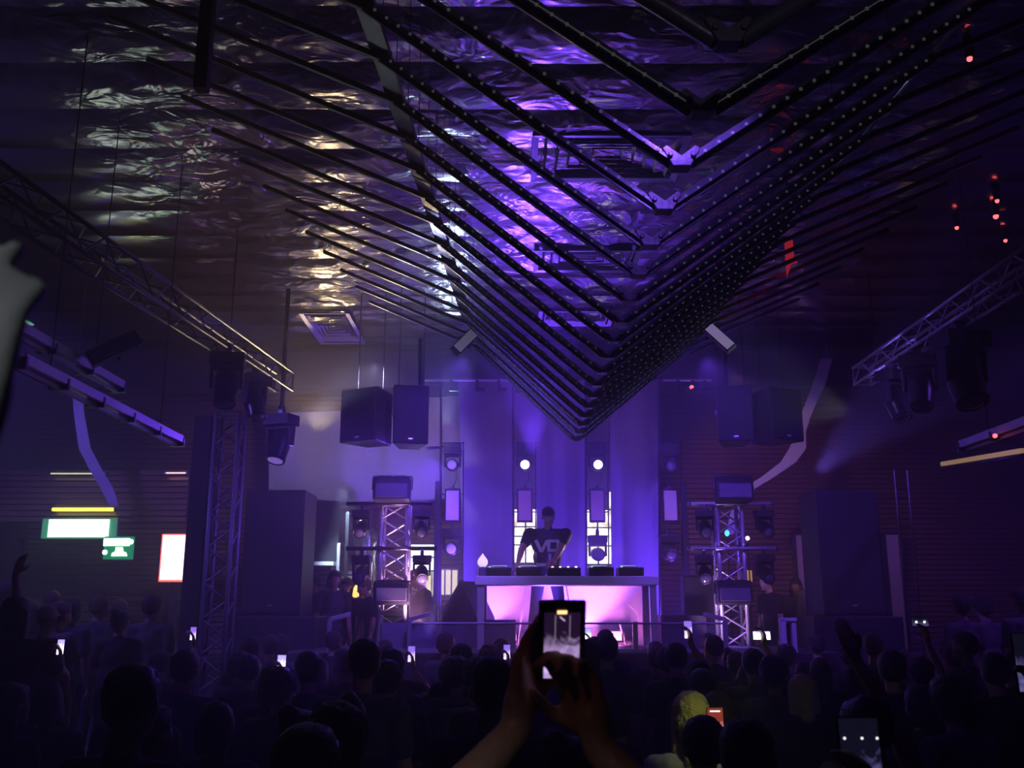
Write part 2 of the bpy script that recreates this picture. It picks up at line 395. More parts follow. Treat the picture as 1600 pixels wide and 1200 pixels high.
# mesh screen behind the left tower
t = thing('led_screen', 'large grey mesh screen behind the left truss tower and hanging speakers', 'screen', P(560, 780, 15.7))
top = [(420, 652), (440, 644), (560, 640), (665, 640), (724, 644)]; bot = [(420, 770), (480, 781), (560, 786), (665, 783), (724, 778)]
mb = MB(); n = len(top)
pts = [P(x, y, 15.7) for x, y in bot] + [P(x, y, 15.7) for x, y in reversed(top)]
mb.prism(pts, (0, .06, 0)); mb.build('screen_face', SCRN, t, world=True)
mb = MB(); mb.path([p+V((0, -.01, 0)) for p in pts]+[pts[0]], .012); mb.build('screen_frame', DMET, t, world=True)
for xx in (470, 600, 700):
    p = P(xx, 643, 15.7); MB().tube(p, (p.x, p.y+.03, 6.2), .008).build('hanger', DMET, t, world=True)
# beige banner strip beside the screen, upper part
o = MB().prism([P(666, 698, 15.55), P(722, 694, 15.55), P(716, 618, 15.55), P(664, 622, 15.55)], (0, .03, 0)).build('cloth_banner', mat('beige_cloth', (.42, .34, .36), .8, 0, .1, 40))
[MB().tube(P(x_, 622, 15.565), (P(x_, 622, 15.565).x, 15.5, 6.1), .004).build('cord', DMET, o) for x_ in (670, 710)]; tag(o, 'plain beige cloth banner between the hanging speakers and the left drape', 'banner'); [c_.data.transform(Matrix.Translation(-P(694, 698, 15.55))) for c_ in kids(o)]; origin(o, P(694, 698, 15.55))
for (x0, x1, lab) in ((801, 838, 'narrow pale cloth strip behind the lights left of the performer'), (916, 952, 'narrow pale cloth strip behind the lights right of the performer')):
    o = MB().prism([P(x0, 795, 15.6), P(x1, 795, 15.6), P(x1, 588, 15.6), P(x0, 588, 15.6)], (0, .02, 0)).build('cloth_strip', mat('beige_cloth', ()))
    tag(o, lab, 'banner'); origin(o, P((x0+x1)/2, 795, 15.6))

# ------------------------------------------------------------------ chevron canopy
ZK = CAM_Z+1.9; ZF = CAM_Z+3.05; XK = .75; N = 18
def foldL(Y): return -.99+.05*Y
def foldR(Y): return 2.62-.045*Y
BRK = mat('bracket_metal', (.3, .29, .33), .4, .5, .1, 30)
BAR = mat('chevron_channel', (.34, .34, .38), .3, .4, .08, 30)
for k in range(N):
    rt = 1.574+.2515*k; Y = 1.9*rt
    t = thing('chevron_bar', 'nearest' , 'light bar', (XK, Y, ZK), group='chevron light bars of the hanging canopy')
    t['label'] = ('thick round dark chevron with plate joint, nearest of the hanging canopy' if k == 0 else
                  'thick round dark metal chevron second from the camera in the hanging canopy' if k == 1 else
                  'dark chevron light bar at the low tip of the canopy above the performer' if k == N-1 else
                  'dark metal chevron light bar with a row of LED beads in the hanging canopy')
    K = V((XK, Y, ZK)); L = V((foldL(Y), Y, ZF)); Rr = V((foldR(Y), Y, ZF))
    for nm, E in (('left_bar', L), ('right_bar', Rr)):
        d = (E-K).normalized(); st = K+d*.05
        mb = MB()
        if k < 2: mb.tube(st, E, .034, 12)
        else:
            mb.bar(st, E, .05, .012, (0, -1, 0)); mb.bar(st+V((0, -.02, 0)), E+V((0, -.02, 0)), .014, .04, (0, -1, 0))
            mb.bar(st+V((0, .03, .03)), E+V((0, .03, .03)), .03, .03, (0, -1, 0))
        o = mb.build(nm, BAR, t, world=True, auto=40)
        if k > 0:
            q = MB(); nl = int((E-st).length/.075)
            for j in range(1, nl):
                p = st.lerp(E, j/nl); q.box(p+V((0, -.034 if k < 2 else -.008-.034, -.0)), (.013, .008, .013))
            q.bar(st+V((0, -.036, 0)), E+V((0, -.036, 0)), .0035, .003, (0, -1, 0))
            led = q.build('led_strip', DOTW, o); off = t.location; led.data.transform(Matrix.Translation(-off))
    mb = MB(); mb.prism([K+V((-.085, -.045, .085)), K+V((-.04, -.045, .0)), K+V((.04, -.045, .0)), K+V((.085, -.045, .085)), K+V((.065, -.045, .10)), K+V((0, -.045, .05)), K+V((-.065, -.045, .10))], (0, .08, 0))
    mb.tube(K+V((-.05, -.06, .05)), K+V((-.05, -.04, .05)), .012); mb.tube(K+V((.05, -.06, .05)), K+V((.05, -.04, .05)), .012)
    mb.build('apex_bracket', BRK, t, world=True, bevel=.004)
    # wings beyond the folds
    for nm, E, ox in (('left_wing_bar', L, -3.95+.2*Y), ('right_wing_bar', Rr, 5.6-.19*Y)):
        O = V((ox, Y, ZF+abs(ox-E.x)*.44))
        if O.z > ZC-.12: O = E.lerp(O, (ZC-.12-E.z)/(O.z-E.z))
        mb = MB(); mb.bar(E, O, .035, .03, (0, -1, 0)); mb.bar(E+V((0, .04, .02)), O+V((0, .04, .02)), .02, .02, (0, -1, 0))
        mb.build(nm, BAR, t, world=True)
    for E in (L, Rr):
        MB().tube(E, (E.x, E.y, ZC+.02), .003, 6).build('hanging_wire', DMET, t, world=True)
# fold beams and keel
def beam(name, label, a, b, wd, th, up, m):
    t = thing(name, label, 'beam', a); mb = MB(); mb.bar(a, b, wd, th, up); mb.build('flange', m, t, world=True, bevel=.004)
    d = (V(b)-V(a)).normalized()*.006
    for j in range(13):
        p = V(a).lerp(V(b), (j+.5)/13); MB().bar(p-d, p+d, wd*1.03, th*1.4, up).build('seam_plate', DMET, t, world=True)
    return t
beam('fold_beam', 'flat grey steel beam along the left fold of the chevron canopy', (foldL(2.9), 2.9, ZF+.03), (foldL(10.2), 10.2, ZF+.03), .14, .02, (.5, 0, 1), STEEL)
beam('fold_beam', 'thin steel edge beam along the right fold of the chevron canopy', (foldR(2.9), 2.9, ZF+.03), (foldR(10.15), 10.15, ZF+.03), .02, .10, (.9, 0, 1), STEEL)

# floodlights at the ends of the folds
def flood(loc, rot, label, lens):
    t = thing('floodlight', label, 'stage light', loc, rot)
    MB().box((0, 0, 0), (.13, .09, .42)).build('housing', BLK, t, bevel=.008)
    MB().box((0, -.05, 0), (.105, .012, .39)).build('lens', lens, t, bevel=.003)
    q = MB(); q.bar((0, .05, 0), (0, .25, 0), .02, .02); q.box((0, .05, 0), (.17, .02, .03)); q.build('bracket', DMET, t)
    return t
flood(P(728, 532, 10.42), (R(-15), R(42), R(15)), 'dark rectangular flood light at the left fold tip of the canopy', mat('flood_face_dim', (.6, .6, .65), .4, emit=(.6, .55, .8), es=.1))
flood(P(1123, 527, 10.3), (R(-15), R(-40), R(-5)), 'pale rectangular flood light at the right fold tip of the canopy', mat('flood_face', (.75, .7, .85), .4, emit=(.6, .45, 1), es=.28))
flood(P(178, 545, 7.5), (R(-15), R(55), R(10)), 'pale rectangular flood light hanging at far left above the channel rails', SOFTP)
MB_ = MB().bar(P(1080, 552, 10.3), P(1112, 536, 10.3), .015, .015); o = MB_.build('support_rod', STEEL); tag(o, 'thin bright rod reaching to the pale flood light', 'rod'); origin(o, P(1080, 552, 10.3))

# ceiling air diffusers: concentric square louvres
def diffuser(x0, y0, x1, y1, label):
    z = ZC-.05; A = PZ(x0, y0, z); B_ = PZ(x1, y0, z); C = PZ(x0, y1, z)
    cx = (A.x+B_.x)/2+0; cyy = (A.y+C.y)/2; wd = (B_.x-A.x); 
    t = thing('ceiling_vent', label, 'vent', (cx, cyy, z), group=None); hx, hy = wd/2, abs(C.y-A.y)/2
    for j in range(6):
        s = 1-j*.16; mb = MB(); a = hx*s; c = hy*s; zz = .012*j
        for (p, q) in (((-a, -c), (a, -c)), ((a, -c), (a, c)), ((a, c), (-a, c)), ((-a, c), (-a, -c))):
            p, q = V((*p, zz)), V((*q, zz)); inn = V((0, 0, 0))-((p+q)/2); inn.z = 0; inn.normalize()
            w_ = .05 if j == 0 else .028
            mb.prism([p, q, q+inn*w_*1.2+V((0, 0, .05 if j else .01)), p+inn*w_*1.2+V((0, 0, .05 if j else .01))], (0, 0, .01))
        mb.build('vent_frame' if j == 0 else 'louvre', mat('vent_metal', (.3, .3, .33), .4, .5), t)
    MB().box((0, 0, .12), (2*hx, 2*hy, .02)).build('backing', BLK, t)
diffuser(832, 212, 1082, 284, 'large square ceiling air vent, nearest of the three in the centre foil')
diffuser(835, 392, 1003, 426, 'square ceiling air vent in the middle of the centre foil')
diffuser(842, 487, 962, 510, 'farthest small square ceiling air vent above the stage')
diffuser(466, 490, 545, 538, 'pale slatted ceiling vent at the back left of the foil')

# ------------------------------------------------------------------ lights: moving head, wash panel, trusses
def make_head(label, lens=GLASSL, tilt=0):
    """hangs from its clamp at the origin, head points towards -Y (the camera) tilted by tilt"""
    t = thing('moving_head_light', label, 'stage light')
    q = MB(); q.box((0, 0, .035), (.05, .05, .07)); q.tube((-.02, 0, .07), (.02, 0, .07), .03); q.build('clamp', DMET, t)
    q = MB(); q.box((0, 0, -.05), (.28, .2, .10)); q.box((0, -.101, -.05), (.12, .004, .04)); q.build('base', BLK, t, bevel=.01)
    q = MB(); q.box((0, 0, -.12), (.26, .09, .04)); 
    for s in (-1, 1): q.prism([V((s*.135, -.05, -.11)), V((s*.135, .05, -.11)), V((s*.135, .035, -.30)), V((s*.135, -.035, -.30))], (-s*.03, 0, 0))
    q.build('yoke', BLK, t, bevel=.006)
    d = V((0, -math.cos(tilt), -math.sin(tilt))); c = V((0, 0, -.27))
    q = MB(); q.lathe(c-d*.15, d, [(0, .05), (.02, .085), (.10, .10), (.20, .10), (.30, .092), (.32, .095), (.33, .08)], 20)
    h = q.build('head', BLKP, t, auto=35)
    q = MB(); q.lathe(c+d*.165, d, [(0, .078), (.018, .07), (.028, .045), (.032, .01)], 20); q.build('lens', lens, h, smooth=True)
    q = MB(); q.lathe(c+d*.175, d, [(0, .083), (.012, .09), (.0121, .078), (0, .076)], 20); q.build('lens_ring', DMET, h, smooth=True)
    return t
def place_head(px, py, Y, label, lens=GLASSL, tilt=0, yaw=0, s=1.0):
    t = make_head(label, lens, tilt); p = P(px, py, Y); t.location = p+V((0, 0, .27*s)); t.rotation_euler = (0, 0, yaw); t.scale = (s, s, s); return t
def make_panel(label):
    t = thing('wash_panel_light', label, 'stage light')
    MB().box((0, 0, 0), (.235, .06, .50)).build('housing', BLK, t, bevel=.008)
    MB().box((0, -.035, 0), (.19, .01, .44)).build('diffuser', SOFTP, t, bevel=.003)
    q = MB(); q.box((0, .02, .27), (.03, .03, .08)); q.box((0, 0, .255), (.12, .03, .02)); q.build('bracket', DMET, t)
    return t
YS = 14.35
sp = [(707, 'outside left of the left drape'), (820, 'between left and middle drapes'), (933, 'between middle and right drapes'), (1047, 'right of the right drape')]
first = make_panel('x')
for i, (px, where) in enumerate(sp):
    q = first if i == 0 else copy_tree(first); q.location = P(px, 790, YS); q['label'] = 'white vertical wash panel light '+where; q['group'] = 'wash panels on the light poles'
    place_head(px, 727, YS, 'upper moving head light '+where, LENSW if i in (1, 2) else LENSD if i == 0 else GLASSL, R(5), s=.95)
    if i != 1: place_head(px-1 if i != 2 else px+1, 857 if i == 0 else 866, YS, 'lower moving head light '+where, LENSD if i == 0 else GLASSL, R(5), s=1.0)
    # pole carrying them
    t = thing('light_pole', 'thin black pole frame carrying the lights '+where, 'pole', P(px, 960, YS+.1))
    a = P(px-18, 990, YS+.12); a.z = SIDE; b_ = P(px-18, 596, YS+.12)
    MB().tube(a, b_, .018).build('upright', BLK, t, world=True)
    a2 = P(px+17, 990, YS+.12); a2.z = SIDE; b2 = P(px+17, 690, YS+.12)
    MB().tube(a2, b2, .01).build('upright', BLK, t, world=True)
    for yy in (692, 705, 772, 800, 838): MB().tube(P(px-20, yy, YS+.12), P(px+19, yy, YS+.12), .009).build('crossbar', BLK, t, world=True)
    q = MB(); q.box((a.x, a.y, SIDE+.01), (.4, .4, .02)); q.build('base_plate', BLK, t, world=True)
    # control box on top
    t = thing('dimmer_box', 'small black box clamped above the moving head '+where, 'box', P(px, 697, YS))
    MB().box((0, 0, 0), (.26, .1, .10)).build('case', BLK, t, bevel=.008); q = MB(); q.box((-.08, -.055, .0), (.04, .01, .04)); q.box((.06, -.055, 0), (.08, .01, .03)); q.build('front_panel', DMET, t)
    q = MB(); pts = [P(px+5, 740, YS)+V((.02*math.sin(j), -.02, 0)) + (P(px+9-j*1.2, 765, YS)-P(px+5, 740, YS))*(j/6) for j in range(7)]; q.path(pts, .006)
    o = q.build('power_cable', BLK); tag(o, 'black cable from moving head to wash panel '+where, 'cable'); origin(o, pts[0])
for i, (px, bx) in enumerate(((683, 'left of the left drape'), (1071, 'right of the right drape'))):
    a, c = P(px, 945, 14.2), P(px, 752, 14.2)
    o = MB().box((a+c)/2, (.085, .08, (c-a).length)).build('batten_light', BLK, bevel=.01); tag(o, 'tall black vertical batten standing '+bx, 'stage light'); origin(o, a)
    q = MB(); q.tube(a+V((0, 0, 0)), (a.x, a.y, SIDE), .015); q.box((a.x, a.y, SIDE+.01), (.3, .3, .02)); q = q.build('stand', BLK); q.parent = o; q.location = -a

def truss(name, label, a, b, wd, n, m=ALU, r=.022, cat='truss', faces=4, up=(0, 1, 0)):
    a, b = V(a), V(b); t = thing(name, label, cat, a); d = (b-a).normalized()
    x = d.cross(V(up)); x.normalize(); y = x.cross(d); h = wd/2
    cs = [x*h+y*h, -x*h+y*h, -x*h-y*h, x*h-y*h]
    for c in cs: MB().tube(a+c, b+c, r, 10).build('chord', m, t, world=True, smooth=True)
    for i in range(faces):
        q = MB(); c1, c2 = cs[i], cs[(i+1) % 4]
        for j in range(n):
            p = a.lerp(b, j/n); p2 = a.lerp(b, (j+1)/n)
            q.tube(p+(c1 if j % 2 else c2), p2+(c2 if j % 2 else c1), r*.45, 6)
        q.tube(a+c1, a+c2, r*.45, 6); q.tube(b+c1, b+c2, r*.45, 6)
        q.build('lattice', m, t, world=True)
    return t
def tower(px, pxr, side, yb=1010, Y=12.9, lit=True):
    cxp = (px+pxr)/2; a = P(cxp, yb, Y); a.z = DECK; b_ = P(cxp, 789, Y); b_.x = a.x
    wd = (pxr-px)/F*Y*.86
    t = truss('truss_tower', 'silver box truss tower at the %s of the stage' % side, a+V((0, 0, .02)), b_, wd, 9, ALU, .026)
    q = MB(); q.box((a.x, a.y, DECK+.01), (wd+.2, wd+.2, .02)); q.build('base_plate', ALU, t, world=True)
    q = MB(); q.box((a.x, a.y, b_.z+.01), (wd+.06, wd+.06, .02)); q.build('top_plate', ALU, t, world=True)
    for j, (yy, w0, w1) in enumerate(((787, 70, 62), (857, 70, 68))):
        p = P(cxp, yy, Y-wd/2-.05); A = V((p.x-w0/F*Y, p.y, p.z)); B_ = V((p.x+w1/F*Y, p.y, p.z))
        u = thing('cross_pipe', '%s horizontal pipe across the %s truss tower' % (('upper', 'lower')[j], side), 'pipe', A)
        MB().tube(A, B_, .026, 12).build('pipe', DMET if lit else ALU, u, world=True, smooth=True)
        for e, dx in ((A, .01), (B_, -.01)): MB().tube(e+V((dx, 0, 0)), e+V((dx*3, 0, 0)), .032, 12).build('end_cap', BLK, u, world=True)
        for s in (-1, 1):
            q = MB(); c = V((p.x+s*wd/2, p.y+.03, p.z)); q.box(c, (.07, .09, .07)); q.build('coupler', DMET, u, world=True, bevel=.01)
        for s in (-1, 1):
            hp = V((p.x+s*.39, p.y, p.z-.09)); hh = make_head('%s %s moving head light on the %s truss tower' % (('upper', 'lower')[j], ('left-hand', 'right-hand')[s > 0], side), GLASSL, R(28))
            hh.location = hp; hh.rotation_euler = (0, 0, R(8*s)); hh.scale = (.86, .86, .86)
    # panels
    for (yt, yb2, hw, lab) in ((748, 783, 28, 'wide blinder light on top of the %s truss tower'), (912, 943, 26, 'wide blinder light low on the front of the %s truss tower')):
        c = P(cxp, (yt+yb2)/2, Y-wd/2-.16); wz = (yb2-yt)/F*Y; ww = 2*hw/F*Y
        u = thing('blinder_light', 'black '+lab % side, 'stage light', c, (R(-8), 0, 0))
        MB().box((0, 0, 0), (ww, .2, wz)).build('housing', BLK, u, bevel=.02)
        MB().box((0, -.105, -wz*.1), (ww*.86, .012, wz*.62)).build('face', mat('blinder_face', (.2, .19, .22), .35, 0, .1, 120), u, bevel=.004)
        q = MB(); 
        for s in (-1, 1): q.bar((s*ww*.53, 0, 0), (s*ww*.53, .0, wz*.55), .02, .04)
        q.bar((-ww*.53, 0, wz*.58), (ww*.53, 0, wz*.58), .04, .02); q.build('yoke', DMET, u)
        q = MB()
        for s in (-.3, -.1, .15, .3): q.box((s*ww, .02, wz*.52), (.08, .12, .06))
        q.build('heat_sink', DMET, u)
    return t
tower(590, 636, 'left')
tower(1124, 1168, 'right', lit=False)

# overhead trusses with lights, left and right
truss('overhead_truss', 'long dark box truss running to the stage on the left of the ceiling', (-3.85, 4.6, 5.0), (-3.0, 12.3, 5.0), .24, 26, DMET, .02, up=(0, 0, 1))
truss('overhead_truss', 'long purple-lit box truss high on the right side', (4.5, 7.0, 5.0), (4.5, 12.0, 5.0), .22, 16, ALU, .02, up=(0, 0, 1))
for x, y in ((-3.75, 5.5), (-3.2, 10.5), (4.5, 7.5), (4.5, 11.5)):
    o = MB().tube((x, y, 5.1), (x, y, 6.28), .008).build('steel_cable', DMET); tag(o, 'thin steel cable holding the %s overhead truss' % ('left' if x < 0 else 'right'), 'cable', 'truss hanging cables'); origin(o, (x, y, 5.1))
def down_head(loc, rot, s, label, lens=GLASSL, m=None):
    t = make_head(label, lens, R(70)); t.location = loc; t.rotation_euler = rot; t.scale = (s, s, s); return t
down_head((-3.1, 10.15, 4.8), (0, 0, R(10)), 1.3, 'largest dark moving head hanging under the left overhead truss')
down_head((-3.08, 11.2, 4.82), (0, 0, R(60)), 1.2, 'dark moving head hanging mid-way under the left overhead truss')
down_head((-2.95, 12.05, 4.50), (0, 0, R(-20)), 1.35, 'round dark moving head at the stage end of the left overhead truss', LENSD)
MB().tube((-2.95, 12.05, 4.55), (-2.95, 12.05, 4.95), .02)
o = MB().tube((-2.95, 12.05, 4.6), (-2.95, 12.05, 6.2), .03).build('drop_pipe', BLK); tag(o, 'black vertical drop pipe above the round moving head at left', 'pipe'); origin(o, (-2.95, 12.05, 4.6))
down_head((4.5, 11.0, 4.82), (0, 0, R(30)), 1.3, 'moving head nearest the stage under the right overhead truss')
down_head((4.5, 10.3, 4.82), (0, 0, R(-30)), 1.35, 'middle purple-lit moving head under the right overhead truss', m=1)
down_head((4.55, 9.4, 4.82), (0, 0, R(10)), 1.7, 'largest black moving head under the right overhead truss')
# dark post at the top left
o = MB().box(P(321, 60, 4.6), (.07, .07, .62)).build('hanging_post', BLK, bevel=.005); tag(o, 'short black vertical post hanging at the top left of the photo', 'post')
# channel rails at far left / right
def rail(name, label, x, y0, y1, z, tiltz=0, lit=None):
    t = thing(name, label, 'rail', (x, y0, z)); a = V((x, y0, z+tiltz)); b_ = V((x, y1, z))
    q = MB(); q.bar(a, b_, .12, .012); q.bar(a+V((.06, 0, .03)), b_+V((.06, 0, .03)), .012, .065); q.bar(a+V((-.06, 0, .03)), b_+V((-.06, 0, .03)), .012, .065); q.build('channel', ALU, t, world=True)
    for j in range(6): p = a.lerp(b_, j/5); MB().box(p, (.145, .025, .08)).build('clamp', DMET, t, world=True)
    MB().bar(a+V((0, 0, -.03)), b_+V((0, 0, -.03)), .03, .03).build('tube', SOFTP, t, world=True)
    if lit: q = MB(); q.bar(a.lerp(b_, .25)+V((.0, 0, .09)), a.lerp(b_, .5)+V((0, 0, .09)), .1, .01); q.build('lamp_strip', lit, t, world=True)
    for f in (.15, .85):
        p = a.lerp(b_, f); MB().tube(p, (p.x, p.y, 6.3), .005).build('hanging_wire', DMET, t, world=True)
rail('channel_rail', 'lower metal channel rail hanging at the left, ending beside the truss column', -3.2, 6.0, 9.05, 3.64)
rail('channel_rail', 'upper metal channel rail at the left with a green-lit strip', -3.5, 5.0, 8.3, 4.0, 0, emis('green_strip', (.25, .8, .5), .35))
rail('channel_rail', 'dark metal channel rail hanging at the far right', 4.35, 6.0, 9.1, 3.6)

# truss column at left
truss('truss_column', 'tall purple-lit square truss column left of the big loudspeaker', (-3.34, 11.2, 0), (-3.34, 11.2, 4.35), .27, 22, mat('painted_truss', (.16, .15, .18), .5, .3), .026)['kind'] = 'thing'
o = MB().box((-3.62, 11.2, 2.15), (.20, .3, 4.3)).build('drape_column', mat('black_drape', (.02, .02, .025), .95, 0, .5, 10)); tag(o, 'black cloth drape column just left of the truss column', 'drape'); origin(o, (-3.62, 11.2, .0)); o['kind'] = 'thing'

# ------------------------------------------------------------------ loudspeakers
def cabinet(name, label, loc, size, yaw=0, cat='loudspeaker', taper=.0, badge=True):
    t = thing(name, label, cat, loc, (0, 0, yaw)); w_, d_, h_ = size
    mb = MB(); poly = [V((-w_/2, -d_/2, 0)), V((w_/2, -d_/2, 0)), V((w_/2-taper, d_/2, 0)), V((-w_/2+taper, d_/2, 0))]
    mb.prism(poly, (0, 0, h_)); mb.build('enclosure', BLK, t, bevel=.012)
    MB().box((0, -d_/2-.008, h_/2), (w_*.94, .016, h_*.96)).build('grille', GRIL, t, bevel=.004)
    if badge: MB().box((0, -d_/2-.02, h_*.08), (.06, .008, .018)).build('badge', ALU, t)
    for s in (-1, 1): MB().box((s*(w_/2-.002), 0, h_*.55), (.01, .14, .06)).build('side_handle', DMET, t)
    return t
for s, (xa, xb, side) in enumerate(((374, 466, 'left'), (1290, 1386, 'right'))):
    a = P((xa+xb)/2, 962, 12.6); wd = (xb-xa)/F*12.7; htop = P(xa, 765, 12.6).z
    x = a.x
    base = a.z
    # plinth of subwoofers
    for j in range(2):
        cabinet('subwoofer', '%s black subwoofer cabinet under the big %s loudspeaker' % (('lower', 'upper')[j], side), (x+.02, 13.0, DECK*0+.0+(base/2)*j), (1.15, .8, base/2-.01), 0, 'subwoofer')
    hh = (htop-base)
    cabinet('line_loudspeaker', 'tall black loudspeaker at the %s of the stage' % side, (x, 13.0, base), (wd, .75, hh), 0)
    # silver edge strip / cable bundle beside it
    xe = P(467 if s == 0 else 1289, 860, 12.6).x
    t = thing('cable_loom', 'bright taped cable loom down the inner edge of the tall %s loudspeaker' % side, 'cable', (xe, 12.75, base))
    q = MB(); pts = [V((xe+.015*math.sin(j*1.7), 12.72, base+.02+(hh-.1)*j/14)) for j in range(15)]; q.path(pts, .016); q.build('cable', mat('silver_tape', (.6, .6, .68), .3, .7, .4, 60), t, world=True, smooth=True)
    q = MB()
    for j in range(0, 15, 2): q.box(pts[j], (.05, .05, .025))
    q.build('tie', DMET, t, world=True)
# hanging clusters
def hang(px0, px1, py0, py1, Y, yaw, label):
    c = P((px0+px1)/2, py1, Y); wd = (px1-px0)/F*Y; h_ = P(px0, py0, Y).z-c.z
    t = cabinet('hanging_loudspeaker', label, c, (wd, .5, h_), yaw, taper=.1)
    for s in (-1, 1):
        MB().tube((s*wd*.35, 0, h_), (s*wd*.35, 0, h_+(6.32-c.z-h_)), .008).build('hanging_wire', DMET, t)
    return t
hang(541, 611, 612, 694, 12.6, R(-28), 'outer black loudspeaker of the pair hanging at the left')
hang(612, 668, 608, 698, 12.5, R(8), 'inner purple-lit loudspeaker of the pair hanging at the left')
hang(1120, 1176, 608, 694, 12.5, R(-8), 'inner dark loudspeaker of the pair hanging at the right')
hang(1178, 1244, 612, 692, 12.6, R(28), 'outer dark loudspeaker of the pair hanging at the right')
for px, sd in ((657, 'left'), (1133, 'right')):
    a, c = P(px, 608, 12.3), P(px, 530, 12.3)
    o = MB().tube(a, c, .03).build('drop_pipe', BLK); tag(o, 'short black drop pipe above the inner %s hanging loudspeaker' % sd, 'pipe'); origin(o, a)
for (xa, xb, sd) in ((664, 800, 'left'), (1036, 1112, 'right')):
    a, c = P(xa, 594, 14.6), P(xb, 594, 14.6)
    t = thing('lighting_pipe', 'thin pale horizontal pipe below the header at %s of the drapes' % sd, 'pipe', a); MB().tube(a, c, .02).build('pipe', ALU, t, world=True)
    for f in (.3, .6, .85): p = a.lerp(c, f); q = MB(); q.box(p+V((0, 0, -.08)), (.05, .04, .16)); q.box(p+V((.05, 0, -.15)), (.14, .05, .05)); q.build('clamp', DMET, t, world=True)
lp_ = P(1081, 605, 14.6); o = MB().ball(lp_, .035).tube(lp_, lp_+V((0, 0, .13)), .012).build('red_lamp', emis('red_glow', (1, .1, .12), 3)); tag(o, 'small red lamp on the pipe right of the drapes', 'lamp')

# ------------------------------------------------------------------ table and equipment
a = P(742, 900, 12.25); c = P(1029, 900, 12.25); TZ = a.z; xl, xr = a.x, c.x; TY0, TY1 = 12.25, 12.95
t = thing('dj_table', 'white-topped stage table with silver legs in the middle of the stage', 'table', ((xl+xr)/2, 12.6, DECK))
MB().box(((xl+xr)/2, 12.6, TZ-.055), (xr-xl, TY1-TY0, .11)).build('tabletop', WHT, t, world=True, bevel=.01)
lx0, lx1 = P(751, 950, 12.3).x, P(1021, 950, 12.3).x
for (x, y) in ((lx0, 12.31), (lx1, 12.31), (lx0+.02, 12.88), (lx1-.02, 12.88)):
    MB().box((x, y, (DECK+TZ-.11)/2), (.085, .06, TZ-.11-DECK)).build('leg', ALU, t, world=True, bevel=.006)
XC = (xl+xr)/2
def player(x, label, w_=.32):
    t = thing('media_player', label, 'media player', (x, 12.6, TZ), group=None)
    MB().box((0, 0, .06), (w_, .40, .11)).build('case', BLKP, t, bevel=.008)
    q = MB(); q.lathe((0, -.04, .115), (0, 0, 1), [(0, .105), (.012, .10), (.016, .09), (.016, .01)], 28); q.build('jog_wheel', DMET, t, auto=35)
    MB().box((0, .13, .13), (.2, .09, .012), (R(20), 0, 0)).build('display', mat('player_screen', (.1, .1, .2), .2, emit=(.5, .6, 1), es=.8), t)
    q = MB(); q.lathe((-.12, -.15, .115), (0, 0, 1), [(0, .016), (.012, .014)], 12); q.build('play_button', emis('button_green', (.4, 1, .5), 1.2), t)
    q = MB(); q.box((.12, -.08, .125), (.022, .04, .02)); q.build('pitch_fader', ALU, t)
    for s in (-1, 1):
        for y in (-.17, .17): MB().lathe((s*w_*.4, y, 0), (0, 0, 1), [(0, .018), (.01, .018)], 10).build('foot', BLK, t)
    return t
player(XC-.85, 'black media player at the left end of the white table')
player(XC-.47, 'black media player left of the mixer on the white table')
player(XC+.45, 'black media player right of the mixer on the white table')
player(XC+.83, 'black media player at the right end of the white table')
t = thing('dj_mixer', 'black mixer with lit knobs in front of the performer', 'mixer', (XC-.02, 12.6, TZ))
MB().box((0, 0, .055), (.42, .42, .11)).build('case', BLKP, t, bevel=.008)
for i in range(6):
    q = MB()
    for j in range(5): q.lathe((-.17+.068*i, -.02+.04*j, .11), (0, 0, 1), [(0, .011), (.02, .009)], 10)
    q.build('knob_column', ALU, t)
for i, cl in enumerate(((1, .4, .3), (.5, .8, 1), (1, .5, .3), (1, .9, .8))):
    q = MB(); q.box((-.15+.1*i, -.17, .118), (.028, .02, .016)); q.build('lit_button', emis('btn%d' % i, cl, 3), t)
for i in range(4): MB().box((-.15+.1*i, -.10, .125), (.02, .03, .018)).build('fader', ALU, t)
# laptop-less cable tangle behind table, bottle on the left end
t = thing('drink_bottle', 'small pale bulb-topped bottle on the left end of the white table', 'bottle', P(754, 900, 12.4)); t.location.z = TZ
MB().lathe((0, 0, 0), (0, 0, 1), [(0, .05), (.004, .055), (.09, .055), (.11, .045), (.12, .035)], 18).build('body', mat('bottle_glass', (.12, .1, .2), .1, coat=1), t, smooth=True)
MB().lathe((0, 0, .12), (0, 0, 1), [(0, .035), (.03, .062), (.07, .066), (.11, .045), (.14, .018), (.165, .006)], 18).build('bulb_top', mat('pale_cap', (.85, .8, .9), .3, 0, emit=(1, .75, 1), es=.9), t, smooth=True)

# riser screen behind the performer that catches the magenta floods
PAN = mat('pale_riser', (.62, .56, .62), .6, 0, .05, 8)
o = MB().box((.7, 13.82, DECK+.42), (2.3, .04, .84)).build('riser_screen', PAN, bevel=.01); tag(o, 'pale low cloth screen behind the table, lit magenta', 'screen'); origin(o, (.7, 13.82, DECK))
def floor_flood(x, y, label, em, yaw=0, tilt=-15):
    t = thing('floor_flood_light', label, 'stage light', (x, y, DECK), (0, 0, yaw))
    MB().box((0, 0, .14), (.24, .1, .16), (R(tilt), 0, 0)).build('housing', BLK, t, bevel=.01)
    MB().box((0, -.055, .14), (.2, .01, .12), (R(tilt), 0, 0)).build('lens', em, t)
    q = MB(); 
    for s in (-1, 1): q.bar((s*.13, 0, 0), (s*.13, 0, .18), .02, .04)
    q.box((0, 0, .01), (.28, .12, .02)); q.build('bracket', DMET, t)
LP = emis('magenta_lens', (1, .45, 1), 2.5)
